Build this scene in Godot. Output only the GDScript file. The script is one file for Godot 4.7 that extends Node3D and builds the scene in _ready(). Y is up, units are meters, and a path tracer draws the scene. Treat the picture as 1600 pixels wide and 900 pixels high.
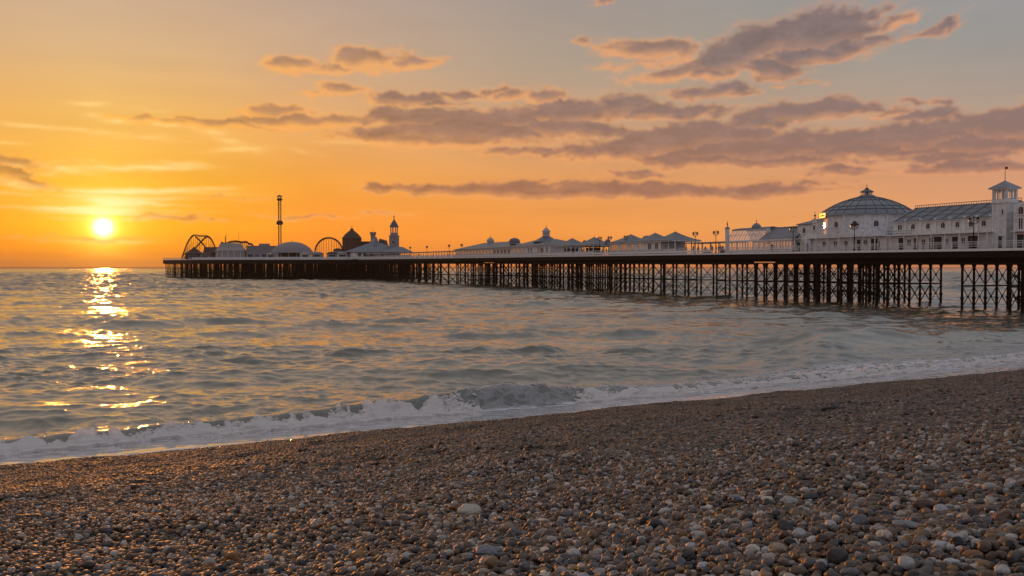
extends Node3D
# Evening on a shingle beach beside a long iron pier. Metres, y up, the camera looks along -z.

const SUN_AZ := -24.5
const SUN_EL := 2.33
var M := {}
var rng := RandomNumberGenerator.new()
var used := {}


func _ready() -> void:
	rng.seed = 20
	var cam := Camera3D.new()
	cam.name = "camera"
	cam.position = Vector3(0, 7, 0)
	cam.rotation_degrees = Vector3(-1.31, 0, 0)
	cam.fov = 35.64
	cam.near = 0.1
	cam.far = 60000.0
	add_child(cam)
	cam.current = true
	var env := Environment.new()
	env.background_mode = Environment.BG_SKY
	env.sky = Sky.new()
	var pan := PanoramaSkyMaterial.new()
	pan.panorama = make_sky()
	env.sky.sky_material = pan
	env.background_energy_multiplier = 1.0
	env.sky_rotation = Vector3(0, PI, 0)
	env.tonemap_mode = Environment.TONE_MAPPER_LINEAR
	env.tonemap_exposure = 1.0
	env.fog_enabled = true
	env.fog_density = 0.00008
	env.fog_light_color = Color(1.0, 0.82, 0.64)
	env.sdfgi_enabled = true
	env.ssao_enabled = true
	env.ssil_enabled = true
	var we := WorldEnvironment.new()
	we.name = "world_environment"
	we.environment = env
	add_child(we)
	var sun := DirectionalLight3D.new()
	sun.name = "sun"
	sun.light_color = Color(1.0, 0.60, 0.24)
	sun.light_energy = 0.46
	sun.light_angular_distance = 0.6
	sun.shadow_enabled = true
	sun.rotation_degrees = Vector3(-SUN_EL, 180.0 - SUN_AZ, 0)
	add_child(sun)
	make_materials()
	build_sea()
	build_beach()
	build_pier()
	build_palace()
	build_trunk_buildings()
	build_pierhead()
	build_lamps_and_people()


# ---------------------------------------------------------------- sky
# Air: colour by angle from the sun's azimuth (columns) and by elevation (rows), as sRGB, smoothly interpolated.
const SKY_DAZ := [0.0, 5.5, 12.0, 24.5, 40.0, 54.0, 95.0, 180.0]
const SKY_EL := [0.0, 1.2, 2.4, 5.2, 8.8, 12.6, 16.5, 28.0, 50.0, 90.0]
const SKY_RGB := [
	[255, 150, 56, 255, 148, 54, 253, 141, 54, 242, 141, 66, 231, 141, 81, 225, 144, 100, 202, 154, 150, 184, 159, 170],
	[268, 163, 39, 266, 158, 36, 260, 150, 47, 246, 150, 66, 238, 152, 86, 231, 155, 107, 209, 163, 157, 191, 168, 179],
	[273, 190, 45, 272, 178, 39, 268, 160, 51, 253, 160, 71, 243, 163, 92, 236, 164, 114, 213, 172, 163, 197, 177, 186],
	[255, 190, 66, 255, 180, 60, 250, 166, 66, 236, 160, 88, 222, 156, 104, 212, 155, 120, 193, 167, 159, 184, 172, 182],
	[247, 190, 100, 245, 184, 100, 236, 174, 108, 212, 164, 122, 190, 158, 132, 177, 155, 139, 176, 167, 167, 178, 174, 187],
	[222, 182, 134, 219, 178, 132, 208, 170, 136, 182, 160, 138, 164, 154, 142, 157, 153, 149, 165, 165, 172, 170, 172, 187],
	[202, 173, 148, 200, 170, 146, 190, 164, 146, 168, 153, 144, 154, 149, 146, 149, 149, 153, 159, 163, 174, 161, 170, 187],
	[186, 172, 162, 184, 170, 160, 178, 166, 158, 166, 160, 156, 158, 156, 158, 157, 159, 165, 161, 165, 176, 159, 165, 180],
	[168, 163, 160, 168, 163, 160, 165, 161, 160, 160, 158, 160, 157, 157, 161, 157, 159, 165, 159, 163, 176, 157, 162, 178],
	[156, 156, 162, 156, 156, 162, 156, 156, 162, 155, 155, 162, 154, 155, 162, 156, 157, 165, 160, 162, 174, 159, 161, 174]]
# Clouds: centre azimuth and elevation, half width and half height, all in degrees, tilt, strength, how much of it is sunlit.
const CLOUDS := [
	[9.13, 13.29, 3.36, 0.801, -4, 1.00, 0.50],
	[13.26, 12.73, 2.51, 1.208, 8, 1.00, 0.00],
	[14.61, 13.19, 2.07, 1.571, 20, 1.00, 0.00],
	[15.95, 11.98, 2.04, 0.688, -8, 1.00, 0.00],
	[18.74, 13.76, 3.17, 1.627, 6, 1.10, 0.00],
	[16.89, 13.90, 1.62, 1.096, 10, 1.00, 0.00],
	[20.74, 12.83, 2.51, 0.714, 6, 0.90, 0.00],
	[18.37, 12.57, 2.79, 0.589, 0, 0.90, 0.00],
	[21.98, 14.59, 1.52, 0.443, 18, 0.80, 0.00],
	[22.85, 13.94, 1.50, 0.352, 18, 0.60, 0.40],
	[24.74, 13.32, 1.31, 0.260, 12, 0.55, 0.00],
	[26.07, 13.67, 0.93, 0.214, 38, 0.50, 0.00],
	[9.73, 11.81, 2.58, 0.518, 3, 0.90, 0.50],
	[12.49, 11.78, 1.69, 0.419, 2, 0.70, 0.30],
	[8.53, 12.62, 1.30, 0.330, 0, 0.50, 0.50],
	[6.52, 12.52, 1.05, 0.285, 0, 0.40, 0.50],
	[4.49, 14.11, 0.70, 0.286, 0, 0.60, 0.00],
	[5.71, 16.43, 0.70, 0.237, 0, 0.50, 0.00],
	[-13.84, 12.25, 1.75, 0.556, 2, 0.90, 0.60],
	[-9.13, 12.79, 2.67, 0.848, 4, 1.00, 0.60],
	[-11.31, 12.21, 2.97, 0.421, 0, 0.70, 0.60],
	[-6.52, 12.68, 1.75, 0.427, 4, 0.70, 0.60],
	[-10.72, 11.00, 1.79, 0.375, 2, 0.90, 0.60],
	[-12.29, 10.63, 1.27, 0.233, 0, 0.50, 0.60],
	[-7.13, 10.48, 2.61, 0.426, 0, 0.90, 0.00],
	[-4.90, 10.21, 1.84, 0.333, 0, 0.80, 0.00],
	[-3.27, 10.78, 1.76, 0.286, 0, 0.70, 0.00],
	[-8.53, 10.60, 1.51, 0.236, 0, 0.50, 0.60],
	[-14.80, 9.53, 2.31, 0.415, 2, 1.00, 0.40],
	[-13.84, 8.91, 3.17, 0.556, 0, 1.15, 0.40],
	[-17.82, 8.66, 3.61, 0.386, -2, 1.15, 0.40],
	[-21.98, 8.63, 2.05, 0.266, 0, 0.95, 0.40],
	[-20.02, 8.59, 2.34, 0.269, 0, 0.90, 0.40],
	[-11.11, 9.04, 2.13, 0.515, 0, 1.00, 0.40],
	[-6.52, 9.31, 4.80, 0.711, 2, 1.00, 0.00],
	[-3.27, 8.56, 6.61, 1.144, -1, 1.10, 0.00],
	[-8.13, 8.33, 3.03, 0.662, 4, 0.90, 0.00],
	[-0.41, 9.29, 3.09, 0.764, 0, 1.00, 0.00],
	[-4.49, 7.91, 5.27, 0.523, 0, 1.00, 0.45],
	[0.20, 10.88, 1.77, 0.477, 8, 0.70, 0.30],
	[1.84, 10.71, 1.59, 0.573, 0, 0.90, 0.30],
	[-1.23, 11.07, 1.33, 0.286, 6, 0.60, 0.30],
	[4.09, 9.74, 4.84, 0.952, 3, 1.00, 0.00],
	[6.72, 10.02, 2.62, 0.853, 8, 1.00, 0.00],
	[8.53, 9.66, 3.03, 0.661, 0, 0.95, 0.00],
	[2.86, 8.80, 3.53, 0.667, -4, 0.80, 0.00],
	[5.71, 8.57, 2.63, 0.475, -8, 0.70, 0.00],
	[11.31, 9.50, 2.97, 0.562, 0, 0.90, 0.00],
	[11.90, 10.73, 3.05, 0.467, 3, 0.95, 0.00],
	[14.04, 10.71, 1.08, 0.232, 0, 0.50, 0.00],
	[17.45, 9.33, 4.42, 0.729, 2, 1.10, 0.00],
	[15.19, 8.82, 2.47, 0.783, 0, 1.00, 0.00],
	[20.02, 9.34, 2.34, 0.449, -4, 0.90, 0.00],
	[22.85, 8.94, 1.35, 0.264, 4, 0.50, 0.40],
	[9.73, 7.82, 6.44, 1.176, 6, 1.10, 0.00],
	[5.71, 7.33, 3.50, 0.570, 0, 1.00, 0.00],
	[13.26, 8.11, 3.77, 0.929, 2, 1.00, 0.00],
	[14.42, 7.14, 6.22, 0.925, -1, 1.10, 0.00],
	[18.56, 7.37, 4.77, 0.905, 2, 1.05, 0.00],
	[11.31, 6.67, 4.67, 0.609, -2, 0.90, 0.00],
	[15.19, 6.41, 4.94, 0.461, 0, 0.90, 0.00],
	[23.89, 7.48, 4.80, 1.048, 4, 1.10, 0.00],
	[21.09, 6.88, 4.62, 0.713, -2, 1.00, 0.00],
	[26.24, 7.92, 2.49, 0.856, 6, 1.00, 0.00],
	[24.90, 8.66, 2.18, 0.520, 3, 0.80, 0.00],
	[28.81, 7.80, 2.71, 1.004, 0, 1.10, 0.00],
	[30.96, 7.57, 1.95, 1.637, 0, 1.00, 0.00],
	[27.54, 6.90, 3.48, 0.677, -2, 1.00, 0.00],
	[24.90, 6.25, 4.36, 0.390, 0, 0.60, 0.00],
	[25.74, 5.70, 2.51, 0.387, 2, 0.90, 0.00],
	[28.81, 5.54, 2.04, 0.335, 0, 0.80, 0.00],
	[19.65, 5.72, 2.35, 0.270, 0, 0.50, 0.00],
	[18.19, 5.00, 2.39, 0.227, 0, 0.40, 0.00],
	[7.33, 5.83, 2.17, 0.237, 0, 0.85, 0.00],
	[0.33, 7.33, 2.30, 0.334, 2, 0.90, 0.00],
	[2.45, 7.20, 1.32, 0.238, 0, 0.60, 0.00],
	[-4.09, 4.89, 5.28, 0.381, 0, 0.85, 0.00],
	[2.45, 4.85, 7.50, 0.620, 0, 1.00, 0.00],
	[8.53, 4.72, 6.48, 0.566, -1, 0.95, 0.00],
	[15.19, 4.61, 4.53, 0.415, 0, 0.80, 0.00],
	[19.29, 4.66, 2.36, 0.225, 0, 0.50, 0.00],
	[-8.53, 4.97, 1.30, 0.236, 0, 0.60, 0.00],
	[25.24, 9.43, 0.72, 0.216, 0, 0.50, 0.00],
	[23.72, 9.54, 0.74, 0.175, 0, 0.40, 0.00],
	[17.82, 10.97, 1.04, 0.182, 0, 0.40, 0.00],
	[-29.28, 5.73, 2.02, 0.541, -4, 1.10, 0.45],
	[-29.50, 5.15, 1.67, 0.623, 0, 1.00, 0.45],
	[-28.34, 4.85, 1.37, 0.252, -14, 0.90, 0.45],
	[-26.57, 5.87, 0.85, 0.171, 8, 0.35, 0.45],
	[-20.02, 3.00, 3.04, 0.202, 0, 0.90, 0.40],
	[-13.26, 3.14, 2.51, 0.163, 0, 0.55, 0.40],
	[-8.13, 3.36, 1.73, 0.142, 0, 0.40, 0.40],
	[-26.57, 1.65, 4.24, 0.149, 0, 0.30, 0.45],
	[-17.45, 4.25, 2.41, 0.137, 0, 0.35, 0.00],
]
# Thin bright streaks near the sun, in the same terms.
const STREAKS := [
	[-23.20, 5.81, 2.66, 0.179, 2, 0.90, 0.00],
	[-20.74, 6.14, 1.81, 0.182, 0, 0.70, 0.00],
	[-26.89, 5.64, 1.79, 0.173, -8, 0.50, 0.45],
	[-25.91, 6.05, 1.46, 0.131, 0, 0.50, 0.00],
	[-26.73, 5.50, 1.08, 0.130, 0, 0.80, 0.45],
	[-28.50, 4.56, 1.53, 0.171, -5, 0.80, 0.45],
	[-29.12, 4.32, 1.03, 0.127, 8, 0.60, 0.45],
	[-21.45, 4.52, 3.70, 0.154, 0, 0.95, 0.00],
	[-18.56, 4.76, 2.43, 0.138, 4, 0.50, 0.00],
	[-24.57, 4.12, 6.33, 0.133, 0, 0.50, 0.00],
	[-24.57, 3.61, 2.23, 0.265, 0, 1.20, 0.00],
	[-24.40, 3.13, 2.80, 0.151, 0, 1.10, 0.40],
	[-26.24, 2.82, 2.17, 0.109, 0, 0.50, 0.45],
	[-22.15, 2.92, 2.32, 0.135, 6, 0.60, 0.40],
	[-23.89, 3.92, 2.26, 0.133, 0, 0.80, 0.00],
	[-24.40, 1.49, 2.24, 0.111, 0, 0.55, 0.40],
	[-17.82, 7.86, 1.88, 0.324, -20, 0.50, 0.40],
	[-17.07, 7.20, 1.65, 0.186, 8, 0.45, 0.00],
	[-15.95, 7.24, 1.00, 0.140, 4, 0.30, 0.00],
	[-24.90, 7.78, 4.07, 0.132, -3, 0.50, 0.40],
	[-22.68, 7.69, 1.69, 0.135, 3, 0.50, 0.40],
	[-27.86, 7.87, 1.76, 0.129, -3, 0.40, 0.40],
	[-23.03, 8.56, 1.53, 0.179, 3, 0.55, 0.40],
	[-21.09, 8.45, 2.35, 0.136, -2, 0.45, 0.40],
	[-25.07, 9.37, 1.03, 0.132, 3, 0.50, 0.40],
	[-24.90, 8.73, 0.67, 0.132, 0, 0.35, 0.40],
	[-12.88, 7.10, 1.11, 0.142, -8, 0.35, 0.00],
	[-20.02, 5.94, 2.38, 0.114, 4, 0.40, 0.00],
	[-29.12, 6.87, 1.37, 0.106, -3, 0.45, 0.00],
	[-22.15, 9.21, 1.54, 0.135, 0, 0.25, 0.40],
	[-9.73, 7.82, 2.62, 0.144, 0, 0.30, 0.00],
	[-24.40, 3.76, 4.11, 0.133, 0, 0.90, 0.00],
	[-24.90, 3.37, 4.44, 0.106, 0, 0.80, 0.00],
	[-23.54, 4.38, 3.41, 0.107, 0, 0.70, 0.00],
	[-28.50, 5.56, 1.18, 0.128, -12, 0.90, 0.45],
	[-27.54, 5.32, 1.27, 0.129, 10, 0.70, 0.45],
	[-28.97, 4.79, 1.52, 0.128, -10, 1.00, 0.45],
	[-19.65, 3.04, 3.19, 0.183, 0, -0.50, 0.40],
	[-26.57, 0.62, 5.76, 0.348, 0, -0.35, 0.45],
	[-17.82, 0.86, 8.98, 0.370, 0, -0.25, 0.40],
	[-4.09, 3.55, 8.96, 0.291, 0, -0.20, 0.00],
	[24.90, 3.23, 5.93, 0.220, 0, -0.25, 0.00],
]
var n_fine := FastNoiseLite.new()
var n_warp := FastNoiseLite.new()
var n_thin := FastNoiseLite.new()
var n_puff := FastNoiseLite.new()
var sky_table := []
var clouds := []


func air(az: float, el: float) -> Vector3:
	var daz: float = absf(wrapf(az - SUN_AZ, -180.0, 180.0))
	el = clampf(el, 0.0, 89.9)
	var i := 0
	while SKY_EL[i + 1] < el:
		i += 1
	var j := 0
	while SKY_DAZ[j + 1] < daz:
		j += 1
	var v: float = (el - SKY_EL[i]) / (SKY_EL[i + 1] - SKY_EL[i])
	var u: float = (daz - SKY_DAZ[j]) / (SKY_DAZ[j + 1] - SKY_DAZ[j])
	var a: Vector3 = sky_table[i][j]
	var b: Vector3 = sky_table[i][j + 1]
	var c: Vector3 = sky_table[i + 1][j]
	var d: Vector3 = sky_table[i + 1][j + 1]
	return a.lerp(b, u).lerp(c.lerp(d, u), v)


var in_cloud := Vector3.ZERO   # where in its cloud the last point lay, -1 to 1 across and up


func cloud_density(az: float, el: float, near: Array) -> float:
	var wx := n_warp.get_noise_2d(az * 0.8, el * 1.4)
	var wy := n_warp.get_noise_2d(az * 0.8 + 71.0, el * 1.4 - 33.0)
	var x := az + wx * 0.8
	var y := el + wy * 0.3
	var m := -1.0
	for c in near:
		var dx: float = x - c[0]
		var dy: float = y - c[1]
		var a: float = (dx * c[6] + dy * c[7]) / c[2]
		var b: float = (dy * c[6] - dx * c[7]) / c[3]
		if b < 0.0:
			b *= 1.2   # flatter below
		var r: float = a * a + b * b
		if r < 3.6:
			var v: float = c[5] * (1.0 - r)
			if v > m:
				m = v
				in_cloud = Vector3(a, b, c[8])
	if m <= -0.95:
		return -1.0
	return m * 0.95 + 0.66 * n_fine.get_noise_2d(az * 0.46, el * 1.5) + 0.42 * n_puff.get_noise_2d(az * 0.72, el * 1.5) + 0.20


func sky_color(az: float, el: float, near: Array, thin: Array) -> Vector3:
	var c := air(az, el)
	var daz := wrapf(az - SUN_AZ, -180.0, 180.0) * cos(deg_to_rad(el))
	var del := el - SUN_EL
	var r := sqrt(daz * daz + del * del)
	var warm := exp(-absf(daz) / 22.0)
	# high veil with faint streaks
	var veil := n_thin.get_noise_2d(az * 0.5, el * 3.2)
	c *= 1.0 + 0.07 * veil * clampf(1.0 - el / 40.0, 0.0, 1.0)
	# brightness round the sun: a wide glow and a tight aureole that fills the disc
	c += Vector3(0.62, 0.30, 0.02) * exp(-r * r / 11.0) * 0.6
	c += Vector3(1.0, 0.62, 0.10) * exp(-r * r / 1.7) * 0.8
	for s in thin:
		var dx: float = az - s[0]
		var dy: float = el - s[1] + 0.10 * n_warp.get_noise_2d(az * 1.5, el * 2.0)
		var a: float = (dx * s[6] + dy * s[7]) / s[2]
		var b: float = (dy * s[6] - dx * s[7]) / s[3]
		var q: float = a * a + b * b
		if q < 4.0:
			var f: float = exp(-q * 1.3) * s[5] * clampf(0.75 + 1.2 * n_fine.get_noise_2d(az * 0.45, el * 5.0), 0.0, 1.6)
			if s[5] > 0.0:
				c = c.lerp(Vector3(1.15, 0.72, 0.24).lerp(Vector3(1.7, 1.25, 0.55), exp(-r / 2.6)), minf(f * 1.25, 0.95))
			else:
				c = c * (1.0 + 0.55 * f * 0.6)
	if near.size():
		var d := cloud_density(az, el, near)
		if d > -0.55:
			# light comes from the sun's side and from below
			var pos := in_cloud
			var dl := cloud_density(az - signf(daz) * 0.35, el - 0.40, near)
			var du := cloud_density(az - signf(daz) * 0.1, el + 0.28, near)
			var alpha := maxf(smoothstep(-0.1, 0.72, d), 0.22 * smoothstep(-0.55, 0.2, d))
			var thick := smoothstep(0.1, 1.0, d)
			var under := smoothstep(0.2, -0.7, pos.y) * 0.72 + smoothstep(-0.3, -1.0, pos.x) * 0.3
			var lit := clampf((1.0 - thick) * (0.36 + 0.2 * warm) + (under + smoothstep(0.7, -0.2, dl) * 0.4) * (0.68 + 0.6 * warm) * (1.0 - 0.45 * thick) + 0.4 * smoothstep(0.2, -0.3, du) * (1.0 - thick) - 0.05 + pos.z * (1.15 - 0.75 * thick * smoothstep(-0.6, 0.5, pos.y)), 0.0, 1.0)
			var core := (c * Vector3(0.60, 0.55, 0.60)).lerp(Vector3(0.24, 0.152, 0.145), 0.62 - 0.40 * warm)
			core *= 1.0 + 0.22 * n_fine.get_noise_2d(az * 0.9 + 40.0, el * 2.8) + 0.10 * n_puff.get_noise_2d(az * 1.2, el * 2.0)
			var glow := (c * Vector3(1.12, 1.02, 0.86)).lerp(Vector3(0.82, 0.34, 0.17).lerp(Vector3(1.08, 0.50, 0.08), warm), 0.75)
			c = c.lerp(core.lerp(glow, lit), alpha * 0.92)
	# the disc burns through
	c += Vector3(7.0, 5.6, 2.6) * exp(-r * r / 0.17)
	return c


func prepare_clouds() -> void:
	n_fine.seed = 5
	n_fine.noise_type = FastNoiseLite.TYPE_SIMPLEX_SMOOTH
	n_fine.frequency = 0.36
	n_fine.fractal_octaves = 6
	n_fine.fractal_gain = 0.46
	n_warp.seed = 9
	n_warp.noise_type = FastNoiseLite.TYPE_SIMPLEX_SMOOTH
	n_warp.frequency = 0.5
	n_warp.fractal_octaves = 3
	n_puff.seed = 23
	n_puff.noise_type = FastNoiseLite.TYPE_SIMPLEX_SMOOTH
	n_puff.frequency = 0.85
	n_puff.fractal_type = FastNoiseLite.FRACTAL_RIDGED
	n_puff.fractal_octaves = 4
	n_puff.fractal_gain = 0.45
	n_thin.seed = 12
	n_thin.noise_type = FastNoiseLite.TYPE_SIMPLEX_SMOOTH
	n_thin.frequency = 0.16
	n_thin.fractal_octaves = 4
	for row in SKY_RGB:
		var cells := []
		for j in 8:
			var k := Color(row[j * 3] / 255.0, row[j * 3 + 1] / 255.0, row[j * 3 + 2] / 255.0).srgb_to_linear()
			cells.append(Vector3(k.r, k.g, k.b))
		sky_table.append(cells)
	clouds = []
	for c in CLOUDS:
		var d: Array = c.duplicate()
		d.append_array([cos(deg_to_rad(c[4])), sin(deg_to_rad(c[4])), c[6]])
		d.remove_at(6)
		clouds.append(d)
	var r := RandomNumberGenerator.new()
	r.seed = 77
	for k in 150:   # the same broken cloud goes on round the rest of the sky
		var az := r.randf_range(36.0, 320.0)
		var el := r.randf_range(3.0, 26.0)
		var w := r.randf_range(2.0, 7.0)
		clouds.append([wrapf(az, -180.0, 180.0), el, w, w * r.randf_range(0.12, 0.28), 0.0, r.randf_range(0.6, 1.0), 1.0, 0.0, r.randf() * 0.4])


func rows_near(list: Array, el: float, k: float) -> Array:
	return list.filter(func(c): return absf(el - c[1]) < c[3] * k + absf(c[7]) * c[2] * k + 0.45)


func make_sky() -> ImageTexture:
	prepare_clouds()
	var thin := []
	for s in STREAKS:
		var d: Array = s.slice(0, 6)
		d.append_array([cos(deg_to_rad(s[4])), sin(deg_to_rad(s[4]))])
		thin.append(d)
	var W := 4096
	var H := 2048
	var im := Image.create_empty(1024, 512, false, Image.FORMAT_RGBF)
	for y in 256:
		var el := 90.0 - (y + 0.5) * 180.0 / 512.0
		var nc := rows_near(clouds, el, 1.8)
		for x in 1024:
			var az := (x + 0.5) * 360.0 / 1024.0 - 180.0
			var n2 := nc.filter(func(c): return absf(wrapf(az - c[0], -180.0, 180.0)) < c[2] * 1.8 + 1.0) if nc.size() else nc
			var c := sky_color(az, el, n2, [])
			im.set_pixel(x, y, Color(c.x, c.y, c.z))
	for y in range(256, 512):
		for x in 1024:
			im.set_pixel(x, y, Color(0.07, 0.065, 0.06))
	im.resize(W, H, Image.INTERPOLATE_CUBIC)
	var x0 := int((-36.0 + 180.0) / 360.0 * W)
	var x1 := int((36.0 + 180.0) / 360.0 * W)
	for y in range(int((90.0 - 21.0) / 180.0 * H), H / 2):
		var el := 90.0 - (y + 0.5) * 180.0 / H
		var nc := rows_near(clouds, el, 1.8)
		var nt := rows_near(thin, el, 2.2)
		for bx in range(x0, x1, 32):
			var azm := (bx + 16.5) * 360.0 / W - 180.0
			var n2 := nc.filter(func(c): return absf(azm - c[0]) < c[2] * 1.8 + 2.6)
			var t2 := nt.filter(func(c): return absf(azm - c[0]) < c[2] * 2.2 + 1.6)
			for x in range(bx, mini(bx + 32, x1)):
				var az := (x + 0.5) * 360.0 / W - 180.0
				var c := sky_color(az, el, n2, t2)
				im.set_pixel(x, y, Color(c.x, c.y, c.z))
	return ImageTexture.create_from_image(im)


# ---------------------------------------------------------------- helpers
func numbered(called: String) -> String:
	var n: int = used.get(called, 0)
	used[called] = n + 1
	return called if n == 0 else "%s_%03d" % [called, n]


func tag(o: Node3D, label: String, category: String, group := "", kind := "") -> Node3D:
	if label: o.set_meta("label", label)
	if category: o.set_meta("category", category)
	if group: o.set_meta("group", group)
	if kind: o.set_meta("kind", kind)
	return o


func thing(called: String, label: String, category: String, at: Transform3D, group := "") -> Node3D:
	var o := Node3D.new()
	o.name = numbered(called)
	add_child(o)
	o.transform = at
	tag(o, label, category, group)
	return o


func part(parent: Node3D, called: String, mesh: Mesh, mat: Material, at := Transform3D.IDENTITY) -> MeshInstance3D:
	var o := MeshInstance3D.new()
	var n := 1
	o.name = called
	if parent.has_node(NodePath(called)):
		var key := str(parent.get_instance_id()) + called
		n = used.get(key, 1)
		used[key] = n + 1
		o.name = "%s_%03d" % [called, n]
	o.mesh = mesh
	o.material_override = mat
	o.transform = at
	parent.add_child(o, true)
	return o


func T(x: float, y: float, z: float, turn := 0.0) -> Transform3D:
	return Transform3D(Basis(Vector3.UP, turn), Vector3(x, y, z))


var mesh_cache := {}


func box_mesh(s: Vector3) -> Mesh:
	var key := "b%.3f %.3f %.3f" % [s.x, s.y, s.z]
	if not mesh_cache.has(key):
		var m := BoxMesh.new()
		m.size = s
		mesh_cache[key] = m
	return mesh_cache[key]


func box(parent: Node3D, called: String, c: Vector3, s: Vector3, mat: Material, turn := 0.0) -> MeshInstance3D:
	return part(parent, called, box_mesh(s), mat, Transform3D(Basis(Vector3.UP, turn), c))


func cyl_mesh(r0: float, r1: float, h: float, sides := 10) -> Mesh:
	var key := "c%.3f %.3f %.3f %d" % [r0, r1, h, sides]
	if not mesh_cache.has(key):
		var m := CylinderMesh.new()
		m.bottom_radius = r0
		m.top_radius = r1
		m.height = h
		m.radial_segments = sides
		m.rings = 1
		mesh_cache[key] = m
	return mesh_cache[key]


func rod_at(a: Vector3, b: Vector3, thick: float) -> Transform3D:   # places a unit cylinder (1 tall, radius 1) between two points
	var y := b - a
	var n := y.normalized()
	var x := n.cross(Vector3(0.31, 0.17, 0.93)).normalized()
	return Transform3D(Basis(x * thick, y, x.cross(n) * thick), (a + b) / 2.0)


func rod(parent: Node3D, called: String, a: Vector3, b: Vector3, r: float, mat: Material) -> MeshInstance3D:
	return part(parent, called, cyl_mesh(1, 1, 1, 7), mat, rod_at(a, b, r))


class Shape:
	var st := SurfaceTool.new()
	func _init() -> void:
		st.begin(Mesh.PRIMITIVE_TRIANGLES)
		st.set_smooth_group(-1)
	func tri(a: Vector3, b: Vector3, c: Vector3) -> void:
		st.add_vertex(a); st.add_vertex(b); st.add_vertex(c)
	func quad(a: Vector3, b: Vector3, c: Vector3, d: Vector3) -> void:
		tri(a, b, c); tri(a, c, d)
	func cube(c: Vector3, s: Vector3) -> void:
		var h := s / 2.0
		var v := []
		for i in 8:
			v.append(c + Vector3(h.x if i & 1 else -h.x, h.y if i & 2 else -h.y, h.z if i & 4 else -h.z))
		quad(v[0], v[1], v[3], v[2]); quad(v[5], v[4], v[6], v[7])
		quad(v[4], v[0], v[2], v[6]); quad(v[1], v[5], v[7], v[3])
		quad(v[2], v[3], v[7], v[6]); quad(v[4], v[5], v[1], v[0])
	func bar(a: Vector3, b: Vector3, r: float, sides := 5) -> void:
		var n := (b - a).normalized()
		var x := n.cross(Vector3(0.31, 0.17, 0.93)).normalized()
		var y := n.cross(x)
		for k in sides:
			var t0 := TAU * k / sides
			var t1 := TAU * (k + 1) / sides
			var p := (x * cos(t0) + y * sin(t0)) * r
			var q := (x * cos(t1) + y * sin(t1)) * r
			quad(a + p, b + p, b + q, a + q)
		for k in range(1, sides - 1):
			var f := func(i): return (x * cos(TAU * i / sides) + y * sin(TAU * i / sides)) * r
			tri(a + f.call(0), a + f.call(k), a + f.call(k + 1))
			tri(b + f.call(0), b + f.call(k + 1), b + f.call(k))
	func rings(list: Array, close_top := true, close_bottom := true) -> void:   # each ring an array of points, going up
		for i in list.size() - 1:
			var n: int = list[i].size()
			for k in n:
				quad(list[i][k], list[i + 1][k], list[i + 1][(k + 1) % n], list[i][(k + 1) % n])
		for e in [[0, close_bottom], [list.size() - 1, close_top]]:
			if e[1]:
				var ring: Array = list[e[0]]
				for k in range(1, ring.size() - 1):
					if e[0]: tri(ring[0], ring[k + 1], ring[k])
					else: tri(ring[0], ring[k], ring[k + 1])
	func done() -> ArrayMesh:
		st.generate_normals()
		return st.commit()


func ngon(r: float, y: float, n: int, turn := 0.0, sx := 1.0, sz := 1.0, cx := 0.0, cz := 0.0) -> Array:
	var a := []
	for k in n:
		var t := TAU * k / n + turn
		a.append(Vector3(cx + cos(t) * r * sx, y, cz + sin(t) * r * sz))
	return a


func rect_ring(x0: float, x1: float, z0: float, z1: float, y: float) -> Array:
	return [Vector3(x0, y, z0), Vector3(x1, y, z0), Vector3(x1, y, z1), Vector3(x0, y, z1)]


func lathe(profile: Array, n: int, turn := 0.0, sx := 1.0, sz := 1.0) -> ArrayMesh:   # profile: [radius, height] pairs going up
	var s := Shape.new()
	var list := []
	for p in profile:
		list.append(ngon(maxf(p[0], 0.002), p[1], n, turn, sx, sz))
	s.rings(list)
	return s.done()


func hip_mesh(w: float, d: float, h: float, ridge: float, over := 0.3, thick := 0.12) -> ArrayMesh:   # hipped roof, base at y 0, ridge along x
	var s := Shape.new()
	var x := w / 2.0 + over
	var z := d / 2.0 + over
	s.rings([rect_ring(-x, x, -z, z, 0), rect_ring(-x, x, -z, z, thick), rect_ring(-ridge / 2.0 - 0.02, ridge / 2.0 + 0.02, -0.04, 0.04, h)])
	return s.done()


func speck(seed_: int, freq: float, ramp: Array, size := 512, octaves := 5, cell := false) -> NoiseTexture2D:
	var t := NoiseTexture2D.new()
	var n := FastNoiseLite.new()
	n.seed = seed_
	n.frequency = freq
	n.noise_type = FastNoiseLite.TYPE_CELLULAR if cell else FastNoiseLite.TYPE_SIMPLEX_SMOOTH
	if cell:
		n.cellular_return_type = FastNoiseLite.RETURN_CELL_VALUE
		n.fractal_type = FastNoiseLite.FRACTAL_NONE
	n.fractal_octaves = octaves
	t.noise = n
	t.width = size
	t.height = size
	t.seamless = true
	if ramp.size():
		var g := Gradient.new()
		var off := PackedFloat32Array()
		var col := PackedColorArray()
		for k in ramp.size() / 2:
			off.append(ramp[k * 2])
			col.append(ramp[k * 2 + 1])
		g.offsets = off
		g.colors = col
		t.color_ramp = g
	return t


func mat(called: String, albedo: Color, rough: float, spec := 0.5, metal := 0.0) -> StandardMaterial3D:   # albedo given as linear reflectance
	var m := StandardMaterial3D.new()
	m.resource_name = called
	m.albedo_color = albedo.linear_to_srgb()
	m.roughness = rough
	m.metallic_specular = spec
	m.metallic = metal
	M[called] = m
	return m


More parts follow.
